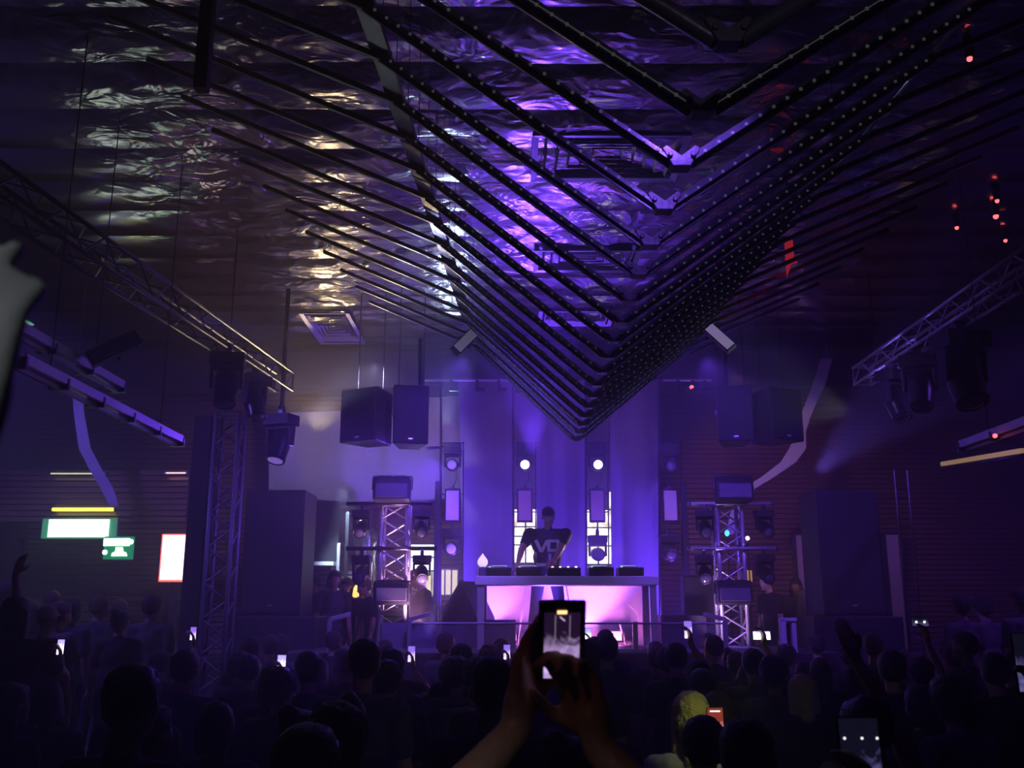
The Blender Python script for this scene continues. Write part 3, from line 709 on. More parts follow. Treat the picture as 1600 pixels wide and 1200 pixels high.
floor_flood(-.05, 13.55, 'small magenta floor flood behind the left half of the table', LP, R(8))
floor_flood(1.4, 13.55, 'small magenta floor flood behind the right half of the table', LP, R(-8))
# thin pale bars in place of the starburst light streaks under the table
BL = mat('light_streak_bar', (.9, .8, .95), .15, 0, emit=None, alpha=.75)
for (x0, y0, x1, y1, lab) in ((822, 912, 812, 985, 'left thin pale bar for a light streak behind the table'), (884, 912, 890, 945, 'middle thin pale bar for a light streak behind the table'), (845, 935, 862, 945, 'short tilted bar for a light streak behind the table'), (968, 975, 975, 1000, 'short bar for a light streak low at the right behind the table'), (982, 945, 996, 958, 'small tilted bar for a light streak near the right table legs')):
    A_, B2 = P(x0, y0, 13.5), P(x1, y1, 13.5)
    o = MB().bar(A_, B2, .02, .012, (0, 1, 0)).bar(B2, (B2.x+(B2.x-A_.x)*.3, 13.5, DECK), .008, .008, (0, 1, 0)).build('light_streak_bar', BL); tag(o, lab, 'light streak'); origin(o, (B2.x, 13.5, DECK))
# wedge monitors and equipment boxes on the deck
def wedge(px, py, Y, w_, d_, h_, yaw, label):
    p = P(px, py, Y); p.z = DECK
    t = thing('wedge_monitor', label, 'loudspeaker', p, (0, 0, yaw))
    q = MB(); q.prism([V((-w_/2, -d_/2, 0)), V((-w_/2, d_/2, 0)), V((-w_/2, d_/2, h_*.55)), V((-w_/2, 0, h_)), V((-w_/2, -d_/2, h_*.45))], (w_, 0, 0)); q.build('enclosure', BLK, t, bevel=.01)
    q = MB(); q.prism([V((-w_*.45, -d_/2-.01, .06)), V((-w_*.45, -d_/2-.01, h_*.42)), V((w_*.45, -d_/2-.01, h_*.42)), V((w_*.45, -d_/2-.01, .06))], (0, .01, 0)); q.build('grille', GRIL, t)
wedge(732, 1005, 13.0, .62, .5, .86, R(70), 'tall black wedge monitor left of the white table')
cabinet('flight_case', 'low black box on the deck at the left table leg', (-.35, 12.95, DECK), (.8, .5, .36), 0, 'case', badge=False)
cabinet('flight_case', 'low black box on the deck right of the white table', (2.25, 13.2, DECK), (.6, .5, .42), 0, 'case', badge=False)
cabinet('equipment_rack', 'dark equipment rack standing right of the drapes', (3.0-.35, 13.72, SIDE+.79), (.55, .3, .95), 0, 'rack')

# glass barrier at the stage edge
GL = mat('barrier_glass', (.35, .3, .5), .12, 0, 0, 10, alpha=.22)
YG = 11.75
def barrier(px0, px1, label, rail_y=974):
    a, c = P(px0, rail_y, YG), P(px1, rail_y, YG)
    t = thing('glass_barrier', label, 'barrier', V((a.x, YG, DECK)))
    MB().tube(a, c, .012).build('top_rail', ALU, t, world=True)
    MB().box(((a.x+c.x)/2, YG, (DECK+a.z)/2), (c.x-a.x, .012, a.z-DECK)).build('glass_pane', GL, t, world=True)
    for x in (a.x, c.x): MB().box((x, YG, (DECK+a.z)/2+.01), (.03, .03, a.z-DECK+.02)).build('post', ALU, t, world=True)
    MB().box(((a.x+c.x)/2, YG, DECK+.02), (c.x-a.x, .05, .04)).build('bottom_shoe', ALU, t, world=True)
barrier(641, 862, 'glass barrier on the stage edge left of centre')
barrier(868, 990, 'glass barrier on the stage edge in front of the table')
barrier(994, 1131, 'glass barrier on the stage edge right of the table')
for (x, lab) in ((515, 'bright post with slanted handrail below the left loudspeaker'), (640, 'bright post with slanted handrail beside the left truss tower'), (1133, 'bright post with slanted handrail beside the right truss tower')):
    p = P(x, 968, 11.75); t = thing('rail_post', lab, 'post', (p.x, p.y, DECK*.0+1.2))
    s = 1 if x < 1000 else -1
    MB().box((p.x, p.y, (1.2+p.z)/2), (.05, .04, p.z-1.2)).build('post', ALU, t, world=True, bevel=.006)
    MB().bar(p, p+V((s*.2, .25, .06)), .04, .05).build('handrail', ALU, t, world=True, bevel=.006)
o = MB().box((-1.25, 11.9, 1.78), (.62, .05, .3)).build('crowd_barrier', mat('barrier_board', (.3, .28, .34), .5, .2, .1, 12)); tag(o, 'grey metal panel in front of the left truss tower', 'barrier'); origin(o, (-1.25, 11.9, 1.63))
t = thing('metal_stand', 'white boxy stand with dark opening right of the right truss tower', 'stand', P(1230, 1000, 11.8)); t.location.z = 1.2
p = P(1222, 968, 11.8); q = P(1240, 992, 11.8)
mm = MB(); mm.box((p.x, 11.8, (p.z+1.2)/2), (.06, .1, p.z-1.2)); mm.box((q.x, 11.8, (p.z+1.2)/2-.02), (.05, .1, p.z-1.24)); mm.box(((p.x+q.x)/2, 11.8, p.z), (.2, .1, .04)); mm.build('frame', WHT, t, world=True, bevel=.005)
MB().box(((p.x+q.x)/2, 11.84, (p.z+1.2)/2), (.1, .04, p.z-1.3)).build('opening', BLK, t, world=True)

# ------------------------------------------------------------------ things behind the left tower
t = thing('foil_column', 'crumpled bluish foil-wrapped column behind the left truss tower', 'column', P(565, 935, 15.35)); t['kind'] = 'thing'; 
t.location.z = SIDE
q = MB(); a = P(548, 935, 15.35); c = P(590, 795, 15.35)
def ff(u, v):
    an = 2*math.pi*u; r = (c.x-a.x)/2*1.0*(1+.25*noise.noise(V((math.cos(an)*2, math.sin(an)*2, v*6))))*(1 if v < .85 else 1-(v-.85)*3)
    return V(((a.x+c.x)/2+r*math.cos(an), 15.35+r*math.sin(an), SIDE+(c.z-SIDE)*v))
q.grid(ff, 40, 60); q.build('foil_wrap', FOIL, t, world=True)
q = MB(); q.tube((0, 0, 0), (0, 0, 1.8), .05); q.build('core', DMET, t)
spot((-2.6, 14.5, 3.9), (-2.36, 15.3, 2.6), (.55, .7, 1.0), 420, 60)  # blue-white spot added to brighten the foil column
for (x0, x1, yy0, yy1, lab, m) in ((524, 532, 848, 930, 'narrow pale frame strip left of the foil column', SOFTP), (536, 546, 800, 925, 'chrome frame strip beside the foil column', STEEL)):
    a, c = P(x0, yy1, 14.8), P(x1, yy0, 14.8); o = MB().box(((a.x+c.x)/2, 14.8, (SIDE+c.z)/2), (c.x-a.x, .04, c.z-SIDE)).build('frame_strip', m); tag(o, lab, 'frame'); origin(o, ((a.x+c.x)/2, 14.8, SIDE))
t = thing('wall_shelf', 'white shelf edge between the left loudspeaker and the foil column', 'shelf', P(497, 885, 15.2))
a, c = P(470, 884, 15.2), P(524, 878, 15.2); MB().box(((a.x+c.x)/2, 15.2, (a.z+c.z)/2), (c.x-a.x, .3, .06)).build('board', WHT, t, world=True)
q = MB()
for x in (a.x+.02, c.x-.02): q.box((x, 15.2, (SIDE+a.z)/2), (.03, .28, a.z-SIDE))
q.build('bracket', DMET, t, world=True)
o = MB().box(P(500, 830, 15.4), (.6, .05, .95)).build('dark_curtain', mat('black_drape', ())); tag(o, 'dark curtain panel behind the shelf beside the left loudspeaker', 'curtain')
# warm amber glow lamp between people
t = thing('table_lamp', 'small amber-lit lamp between the people at the left tower', 'lamp', P(556, 925, 14.6)); 
q = P(556, 925, 14.6); MB().lathe(q+V((0, 0, -.1)), (0, 0, 1), [(0, .03), (.05, .05), (.16, .035), (.2, .01)], 14).build('shade', emis('amber_glow', (1, .5, .12), 2.2), t, world=True, smooth=True)
MB().tube((q.x, q.y, SIDE), (q.x, q.y, q.z-.09), .015).build('stem', DMET, t, world=True); t.location = q; 
for ch in kids(t): pass
# amber small sign right tower
o = MB().box(P(1170, 900, 14.8), (.09, .04, .17)).build('amber_box', mat('amber_card', (.75, .5, .15), .6, emit=(1, .6, .15), es=.35)); MB().tube(P(1170, 909, 14.8), (P(1170, 900, 14.8).x, 14.8, SIDE), .012).build('stand', BLK, o); tag(o, 'small upright amber box beside the right truss tower', 'box')
o = MB().box(P(1042, 798+2, 15.9), (.27, .03, .09)).build('wall_plate', SOFTP); 
o.location = P(1042, 840, 15.9)-P(1042, 800, 15.9); tag(o, 'small pale plate on the slatted wall above the lower right moving head', 'plate')
o = MB().ball(P(1136, 833, 14.0), (.035, .03, .045)).build('cyan_lamp', emis('cyan_glow', (.1, .9, .85), 1.5)); st_ = MB().tube(P(1136, 833, 14.03), (P(1136, 833, 14.03).x, 14.03, SIDE), .01).build('stand', BLK, o); tag(o, 'small cyan lamp seen through the right truss tower', 'lamp')
o = MB().ball(P(1168, 841, 14.0), .03).build('white_lamp', emis('white_glow', (1, .95, .9), 4)); st_ = MB().tube(P(1168, 841, 14.03), (P(1168, 841, 14.03).x, 14.03, SIDE), .01).build('stand', BLK, o); tag(o, 'small white lamp right of the right truss tower', 'lamp')

# curved ribbons
RIB = mat('ribbon_cloth', (.45, .43, .5), .7, 0, .05, 20)
def ribbon(pts, Y, wd, label):
    q = MB(); vs = [P(x, y, Y) for x, y in pts]; n = len(vs)
    for s in (0, .02):
        base = len(q.v)
        for v_, w_ in zip(vs, wd): q.v += [tuple(v_+V((-w_, s, 0))), tuple(v_+V((w_, s, 0)))]
        q.f += [(base+2*i, base+2*i+1, base+2*i+3, base+2*i+2) for i in range(n-1)]
    tp_ = vs[0]; q.tube(tp_, (tp_.x, tp_.y, 6.3), .004, 6)
    o = q.build('cloth_ribbon', RIB); tag(o, label, 'ribbon'); origin(o, vs[-1])
ribbon([(1292, 560), (1280, 600), (1263, 640), (1252, 675), (1247, 700), (1232, 722), (1200, 745), (1168, 765), (1150, 800), (1140, 835)], 14.9, [.09, .10, .08, .07, .13, .12, .10, .09, .08, .06], 'pale curved cloth ribbon hanging behind the right hanging loudspeakers')
ribbon([(118, 600), (124, 650), (132, 700), (150, 735), (168, 765), (178, 790)], 12.5, [.06, .07, .08, .08, .08, .06], 'grey curved cloth ribbon hanging above the green sign at left')
# red cloth
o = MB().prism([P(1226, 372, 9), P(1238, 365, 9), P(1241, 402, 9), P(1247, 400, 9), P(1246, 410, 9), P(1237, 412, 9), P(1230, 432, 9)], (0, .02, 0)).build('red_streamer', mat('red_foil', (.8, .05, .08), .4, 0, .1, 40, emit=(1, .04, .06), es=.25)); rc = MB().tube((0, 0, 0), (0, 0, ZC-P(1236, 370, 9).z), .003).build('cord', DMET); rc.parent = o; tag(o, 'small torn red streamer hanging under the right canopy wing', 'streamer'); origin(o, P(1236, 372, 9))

# ------------------------------------------------------------------ signs at the left
t = thing('light_sign', 'wide overexposed white light box sign with green edges at left', 'sign', P(122, 826, 13.6))
a, c = P(62, 841, 13.6), P(181, 810, 13.6)
MB().box(((a.x+c.x)/2, 13.68, (a.z+c.z)/2), (c.x-a.x, .12, c.z-a.z)).build('case', mat('green_case', (.05, .25, .12), .4, emit=(.1, .6, .3), es=.35), t, world=True, bevel=.01)
a, c = P(74, 839, 13.6), P(171, 811.5, 13.6); MB().box(((a.x+c.x)/2, 13.605, (a.z+c.z)/2), (c.x-a.x, .02, c.z-a.z)).build('lit_face', emis('sign_white', (.85, 1, .88), 2.5), t, world=True)
q = MB(); 
for x in (96, 152): p = P(x, 812, 13.70); q.tube(p, (p.x, 13.72, P(150, 800, 13.9).z-.12), .012); q.tube((p.x, 13.72, P(150, 800, 13.9).z-.12), (p.x, 13.95, P(150, 800, 13.9).z-.1), .012)
q.build('hanger', DMET, t, world=True)
t = thing('exit_sign', 'small green and white sign beside the wide light box at left', 'sign', P(183, 855, 13.3))
a, c = P(159, 874, 13.3), P(208, 838, 13.3)
MB().box(((a.x+c.x)/2, 13.35, (a.z+c.z)/2), (c.x-a.x, .06, c.z-a.z)).build('case', mat('exit_green', (.02, .35, .12), .4, emit=(.01, .42, .14), es=.45), t, world=True, bevel=.008)
ew = emis('sign_white', (1, 1, 1), 5)
q = MB(); 
a, c = P(161, 853, 13.31), P(203, 841, 13.31); q.box(((a.x+c.x)/2, 13.315, (a.z+c.z)/2), (c.x-a.x, .01, c.z-a.z)); q.lathe(P(205, 846.5, 13.32), (0, -1, 0), [(0, .035), (.01, .035)], 12)
q.build('upper_mark', ew, t, world=True)
q = MB(); q.prism([P(174, 869, 13.32), P(199, 869, 13.32), P(197, 863, 13.32), P(193, 862, 13.32), P(192, 855, 13.32), P(181, 855, 13.32), P(180, 862, 13.32), P(175, 864, 13.32)], (0, -.01, 0)); q.lathe(P(164, 863, 13.32), (0, -1, 0), [(0, .035), (.01, .035)], 12); q.build('lower_mark', ew, t, world=True)
q = MB(); p = P(183, 838, 13.35); q.tube(p, (p.x, p.y, P(150, 800, 13.9).z-.12), .012); q.tube((p.x, p.y, P(150, 800, 13.9).z-.12), (p.x, 13.95, P(150, 800, 13.9).z-.1), .012); q.build('hanger', DMET, t, world=True)
t = thing('poster_light_box', 'bright upright white light box with a red edge beside the truss column', 'sign', P(269, 905, 12.6))
a, c = P(246, 909, 12.6), P(291, 834, 12.6)
MB().box(((a.x+c.x)/2, 12.66, (a.z+c.z)/2), (c.x-a.x, .08, c.z-a.z)).build('case', emis('poster_red', (1, .12, .1), 1.6), t, world=True, bevel=.006)
a, c = P(249, 906, 12.6), P(292, 836, 12.6); MB().box(((a.x+c.x)/2, 12.612, (a.z+c.z)/2), (c.x-a.x, .012, c.z-a.z)).build('lit_face', emis('poster_white', (1, .93, .95), 1.8), t, world=True)
q = MB(); q.box(((a.x+c.x)/2, 12.7, a.z/2), (.08, .05, a.z)); q.box(((a.x+c.x)/2, 12.7, .02), (.4, .3, .03)); q.build('stand', BLK, t, world=True)
# canopy fascia above the bar at left, with glowing strips in place of reflections on the slats
fz0 = P(150, 741, 13.9).z; fz1 = P(150, 800, 13.9).z
q = MB(); xa, xb = XL+.05, P(296, 741, 13.9).x; zz = fz1-.15
while zz < fz0: q.prism([V((xa, 13.9, zz)), V((xa, 13.86, zz+.01)), V((xa, 13.885, zz+.075)), V((xa, 14.0, zz+.08)), V((xa, 14.0, zz))], (xb-xa, 0, 0)); zz += .085
struct('trim_3', q, mat('glossy_slats', (.28, .18, .12), .18, .2, .1, 4, stretch=(.6, 4, 14), vary=.35))
for (x0, x1, yy, hh, col, s, lab) in ((82, 178, 796, .09, (.85, .9, .12), 1.6, 'yellow glowing strip as a reflection on the slats above the wide green sign'), (78, 165, 740, .035, (.75, .85, .45), .9, 'thin pale green glowing strip as a reflection at the top of the left slats'), (258, 292, 739, .035, (1, .55, .6), 1.8, 'short pink-white glowing strip at the top of the left slats')):
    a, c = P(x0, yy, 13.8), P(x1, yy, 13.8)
    t = thing('glow_strip', lab, 'light', (a+c)/2); q = MB(); q.tube(a, c, hh*.3, 8); q.build('tube', emis('strip_%d' % x0, col, s), t, world=True, smooth=True)
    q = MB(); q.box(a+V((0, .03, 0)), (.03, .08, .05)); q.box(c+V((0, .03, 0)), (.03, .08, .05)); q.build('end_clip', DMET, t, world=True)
# gold wall trim right, its warm light put in as emission
t = thing('gold_trim_strip', 'dim gold trim with painted warm glow high on the right wall', 'light', P(1470, 725, 12.0))
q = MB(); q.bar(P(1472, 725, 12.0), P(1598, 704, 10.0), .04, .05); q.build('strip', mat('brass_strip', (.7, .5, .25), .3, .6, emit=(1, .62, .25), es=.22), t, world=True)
q = MB(); q.bar(P(1472, 731, 12.02), P(1598, 712, 10.02), .06, .02); q.build('ledge', DMET, t, world=True)
# right ladder frame
t = thing('ladder_frame', 'tall narrow dark ladder frame right of the big right loudspeaker', 'ladder', P(1407, 905, 13.4)); t.location.z = 0
A, B_ = P(1397, 735, 13.4), P(1417, 735, 13.4)
for x in (A.x, B_.x): MB().tube((x, 13.4, 0), (x, 13.4, A.z), .015).build('stile', DMET, t, world=True)
q = MB(); z = .3
while z < A.z: q.tube((A.x, 13.4, z), (B_.x, 13.4, z), .01, 6); z += .1
q.build('rungs', DMET, t, world=True)
# red indicator lamps and white sparkles under the ceiling at right
RED = emis('red_glow', (1, .1, .12), 3)
for i, (x, y, where) in enumerate(((1495, 356, 'lowest left of the cluster'), (1556, 338, 'brightest of the upper right cluster'), (1558, 314, 'top of the upper right cluster'), (1571, 376, 'low right of the cluster'), (1515, 92, 'near the top right corner'))):
    p = PZ(x, y, ZC-.12); t = thing('indicator_lamp', 'small red ceiling lamp, '+where, 'lamp', p); MB().lathe((0, 0, .01), (0, 0, 1), [(0, .03), (.06, .035), (.12, .04)], 10).build('socket', BLK, t); MB().ball((0, 0, 0), .022 if i != 1 else .03, 8, 6).build('bulb', RED, t)
for (x, y, Y, where) in ((1521, 675, 8.3, 'left-hand'), (1586, 656, 7.2, 'right-hand')):
    p = V((4.35-.115, Y, 3.57)); t = thing('indicator_lamp', '%s red lamp on the channel rail at far right' % where, 'lamp', p); MB().ball((0, 0, 0), .02).build('bulb', RED, t); MB().tube((0, .01, 0), (0, .06, 0), .02).build('socket', BLK, t)

# ------------------------------------------------------------------ people
def remesh(mb, voxel, m, smooth=3, disp=0, dscale=30):
    me = bpy.data.meshes.new('tmp'); me.from_pydata(mb.v, [], mb.f)
    import bmesh
    bm = bmesh.new(); bm.from_mesh(me); bmesh.ops.recalc_face_normals(bm, faces=bm.faces); bm.to_mesh(me); bm.free()
    o = bpy.data.objects.new('tmp', me); COL.objects.link(o)
    r = o.modifiers.new('r', 'REMESH'); r.mode = 'VOXEL'; r.voxel_size = voxel; r.use_smooth_shade = True
    if smooth: s = o.modifiers.new('s', 'SMOOTH'); s.factor = .5; s.iterations = smooth
    dg = bpy.context.evaluated_depsgraph_get(); dg.update()
    out = bpy.data.meshes.new_from_object(o.evaluated_get(dg), depsgraph=dg)
    bpy.data.objects.remove(o); bpy.data.meshes.remove(me)
    if disp:
        for v in out.vertices:
            v.co += v.normal*disp*noise.noise(v.co*dscale)
    out.materials.clear(); out.materials.append(m)
    out.polygons.foreach_set('use_smooth', [True]*len(out.polygons))
    return out
def ik(S, W, l1, l2, pole):
    d = W-S; L = min(d.length, (l1+l2)*.995); dn = d.normalized(); W = S+dn*L
    a = (l1*l1-l2*l2+L*L)/(2*L); h = math.sqrt(max(l1*l1-a*a, 0)); p = V(pole)-dn*V(pole).dot(dn); p.normalize()
    return S+dn*a+p*h, W
def hand_caps(mb, wrist, fwd, nrm, curl=.5, side=1, s=1.0, thumb=.5, grip=False):
    """fwd: towards the fingers, nrm: out of the back of the hand; side +1 puts the thumb on fwd x nrm side"""
    f = V(fwd).normalized(); n = V(nrm); n = (n-f*n.dot(f)).normalized(); x = f.cross(n)*side
    mb.cap(wrist-f*.02, wrist+f*.03, .026*s, .028*s)
    ks = []
    for i, off in enumerate((.030, .010, -.010, -.029)):
        k = wrist+f*(.092-.004*abs(i-1))*s+x*off*s; ks.append(k)
        mb.cap(wrist+f*.02*s+x*off*.6*s, k, .016*s, .0125*s)
    ln = ((.042, .025, .02), (.046, .029, .022), (.042, .027, .021), (.033, .02, .018))
    for i, k in enumerate(ks):
        p = k; a = curl*(.8+.08*i)
        dirv = f
        for j, l in enumerate(ln[i]):
            ang = a*(.7 if j == 0 else 1.0)*(j+1)
            dirv = f*math.cos(ang)-n*math.sin(ang)
            q = p+dirv*l*s; mb.cap(p, q, (.0098-.001*j)*s, (.0092-.001*j)*s, 8); p = q
    p = wrist+f*.025*s+x*.024*s; q = p+(x*.75+f*.6-n*.25).normalized()*.042*s; mb.cap(p, q, .015*s, .0125*s, 8)
    d2 = (f*.85+x*(.35-thumb*.5)-n*thumb).normalized(); r = q+d2*.032*s; mb.cap(q, r, .0115*s, .0105*s, 8); mb.cap(r, r+(d2-n*.2*thumb).normalized()*.026*s, .0105*s, .009*s, 8)
def head_shapes(mb, M, face=True):
    R3 = M.to_3x3()
    def B(c, r, rr=None): mb.ball(M @ V(c), r, 16, 12, R3 if rr is None else R3 @ rr)
    B((0, -.012, .035), (.076, .096, .084)); B((0, .028, -.01), (.064, .066, .085)); B((0, .048, -.068), (.044, .042, .036)); B((0, .005, -.05), (.058, .06, .05))
    if face:
        mb.cap(M @ V((0, .088, .012)), M @ V((0, .108, -.024)), .008, .0125, 8)
        for s in (-1, 1):
            mb.cap(M @ V((s*.012, .098, -.03)), M @ V((s*.010, .094, -.03)), .008, .007, 8)
            mb.cap(M @ V((s*.012, .09, .026)), M @ V((s*.046, .074, .024)), .008, .008, 8)
            B((s*.04, .06, -.028), (.02, .022, .018))
        mb.cap(M @ V((-.02, .086, -.055)), M @ V((.02, .086, -.055)), .006, .006, 8); mb.cap(M @ V((-.016, .085, -.066)), M @ V((.016, .085, -.066)), .007, .007, 8)
        B((0, .08, -.092), (.018, .016, .014))
    for s in (-1, 1): B((s*.077, -.008, -.002), (.010, .02, .032), Euler((0, 0, s*R(-18))).to_matrix())
def person(label, H=1.75, lean=0, turn=0, head=(0, 0, 0), la=None, ra=None, hair='short', hm=HAIRD, skin=SKIN, top=TSB, pants=JEAN, voxel=.013, lpole=(-.6, -.4, -1), rpole=(.6, -.4, -1),
           lh=None, rh=None, stance=.11, face=True, sleeve='short', build=1.0, hvox=None, cat='person', group=None, legspread=0):
    """faces local +Y, feet on z=0. la / ra: wrist targets (local); lh / rh: (fwd, back-of-hand normal, curl)"""
    t = thing('person', label, cat, group=group); k = H/1.75
    hip = {s: V((s*.095, 0, .93))*k for s in (-1, 1)}; kn = {s: V((s*(.1+legspread*.5), .025, .50))*k for s in (-1, 1)}; an = {s: V((s*(stance+legspread), -.01, .085)) for s in (-1, 1)}
    pel = V((0, 0, .97))*k
    U = Matrix.Translation(pel) @ Euler((-lean, 0, turn)).to_matrix().to_4x4()
    def u(x, y, z): return U @ (V((x, y, z-.97))*k)
    waist, chest = u(0, .0, 1.12), u(0, .005, 1.30); neck0, neck1 = u(0, -.015, 1.45), u(0, .005, 1.56)
    sh = {s: u(s*.18*build, -.005, 1.415) for s in (-1, 1)}
    HM = Matrix.Translation(u(0, .025, 1.635)) @ (U.to_3x3() @ Euler(head).to_matrix()).to_4x4() @ Matrix.Scale(k*1.02, 4)
    hp = HM.translation
    U3 = U.to_3x3()
    body = MB()
    head_shapes(body, HM, face)
    body.cap(neck0, neck1, .056*k, .05*k); body.cap(neck1, hp+U3 @ V((0, -.02, -.03)), .05*k, .05*k)
    body.ball(chest, (.155*build*k, .10*k, .17*k), 20, 14, U3); body.ball(waist, (.13*build*k, .088*k, .15*k), 20, 14, U3); body.ball(pel, (.15*build*k, .10*k, .12*k), 20, 14)
    body.cap(u(-.12*build, -.01, 1.42), u(.12*build, -.01, 1.42), .055*k); 
    wr = {}; el = {}
    for s, tgt, pole in ((-1, la, lpole), (1, ra, rpole)):
        tt = V(tgt) if tgt is not None else sh[s]+V((s*.07, .05, -.53*k))
        e, w_ = ik(sh[s], tt, .285*k, .25*k, pole if tgt is not None else (s*.3, -1, 0)); el[s] = e; wr[s] = w_
        body.cap(sh[s], e, .052*k*build, .040*k); body.cap(e, e.lerp(w_, .35), .040*k, .040*k); body.cap(e.lerp(w_, .35), w_, .040*k, .026*k)
        hd = (lh if s < 0 else rh)
        fw = (w_-e).normalized()
        if hd is None: hand_caps(body, w_+fw*.02, fw, V((s, .1, 0)), .3, -s if False else s, k)
        else: hand_caps(body, w_+V(hd[0]).normalized()*.02, hd[0], hd[1], hd[2], hd[3] if len(hd) > 3 else s, k, hd[4] if len(hd) > 4 else .5)
    for s in (-1, 1):
        body.cap(hip[s], kn[s], .085*k, .055*k); body.cap(kn[s], kn[s].lerp(an[s], .3), .052*k, .054*k); body.cap(kn[s].lerp(an[s], .3), an[s], .054*k, .036*k)
        body.cap(an[s]+V((0, -.02, -.04)), an[s]+V((s*.01, .14, -.055)), .036, .028)
    me = remesh(body, voxel, skin, 2); b_ = bpy.data.objects.new('body', me); COL.objects.link(b_); b_.parent = t
    def part(name, mb, m, vx=.016, sm=3, **kw):
        o = bpy.data.objects.new(name, remesh(mb, vx, m, sm, **kw)); COL.objects.link(o); o.parent = t; return o
    sv = max(.014, voxel)
    q = MB(); g = .016
    q.ball(chest, ((.155*build+g)*k, (.10+g)*k, .175*k), 20, 14, U3); q.ball(waist, ((.135*build+g)*k, (.09+g)*k, .16*k), 20, 14, U3); q.ball(pel+U3 @ V((0, 0, .0)), ((.15*build+g)*k, (.10+g)*k, .12*k), 20, 14)
    q.cap(u(-.13*build, -.01, 1.42), u(.13*build, -.01, 1.42), .068*k); q.cap(neck0+U3 @ V((0, 0, -.03)), neck0+U3 @ V((0, 0, .012)), .07*k, .066*k)
    for s in (-1, 1):
        if sleeve == 'long': q.cap(sh[s], el[s], .068*k*build, .055*k); q.cap(el[s], wr[s]-(wr[s]-el[s])*.06, .055*k, .038*k)
        elif sleeve == 'short': q.cap(sh[s], sh[s].lerp(el[s], .62), .068*k*build, .064*k)
        else: q.cap(sh[s], sh[s].lerp(el[s], .05), .066*k, .062*k)
    shirt = part('shirt', q, top, sv)
    q = MB()
    q.ball(pel+V((0, 0, -.01)), ((.15*build+.008)*k, .108*k, .10*k), 18, 12)
    for s in (-1, 1): q.cap(hip[s], kn[s], .096*k, .068*k); q.cap(kn[s], an[s]+V((0, 0, .02)), .068*k, .056*k)
    part('trousers', q, pants, sv)
    for s in (-1, 1):
        q = MB(); q.cap(an[s]+V((0, -.03, -.04)), an[s]+V((s*.01, .15, -.05)), .045, .038); q.ball(an[s]+V((0, -.02, -.02)), (.045, .05, .05)); part('shoe', q, SHOE, .014, 2)
    # hair
    H3 = HM.to_3x3().normalized()
    def hb(q, c, r): q.ball(HM @ V(c), tuple(x*k*1.02 for x in r), 18, 12, H3)
    q = MB()
    if hair in ('short', 'crop'):
        e = .004 if hair == 'crop' else .012
        hb(q, (0, -.022, .046), (.078+e, .094+e, .080+e)); hb(q, (0, -.045, -.0), (.070+e, .062+e, .065)); hb(q, (0, .04, .085), (.055, .04+e, .03+e*.6))
    elif hair == 'curly':
        hb(q, (0, -.02, .05), (.105, .115, .10)); hb(q, (0, -.06, .0), (.095, .075, .085)); hb(q, (0, .04, .095), (.08, .06, .05))
    elif hair in ('long', 'bob'):
        hb(q, (0, -.024, .046), (.089, .102, .088)); hb(q, (0, -.055, -.02), (.088, .062, .09)); hb(q, (0, .045, .082), (.055, .04, .032))
        low = -.28 if hair == 'long' else -.12
        q.cap(HM @ V((0, -.06, -.02)), HM @ V((0, -.09, low)), .078*k, .05*k)
        for s in (-1, 1): q.cap(HM @ V((s*.07, -.03, .02)), HM @ V((s*.075, -.035, low*.8)), .03*k, .028*k)
    elif hair == 'bun':
        hb(q, (0, -.024, .046), (.086, .10, .088)); hb(q, (0, -.05, -.0), (.074, .06, .065)); hb(q, (0, -.10, .12), (.045, .045, .045)); hb(q, (0, .04, .085), (.055, .045, .034))
    elif hair == 'cap':
        hb(q, (0, -.012, .06), (.086, .104, .075)); q.prism([HM @ V((-.06, .07, .055)), HM @ V((.06, .07, .055)), HM @ V((.045, .165, .04)), HM @ V((-.045, .165, .04))], HM.to_3x3() @ V((0, 0, .014)))
    if hair != 'bald': part('cap' if hair == 'cap' else 'hair', q, hm, hvox or max(.010, voxel*.8), 2, disp=.0 if hair == 'cap' else .016 if hair == 'curly' else .007, dscale=26 if hair == 'curly' else 60)
    t['_'] = 0; del t['_']
    return t, HM, wr
def eyes(t, HM):
    for s in (-1, 1):
        MB().ball(HM @ V((s*.030, .077, .004)), .0125, 12, 8).build('eye', EYEW, t, smooth=True)

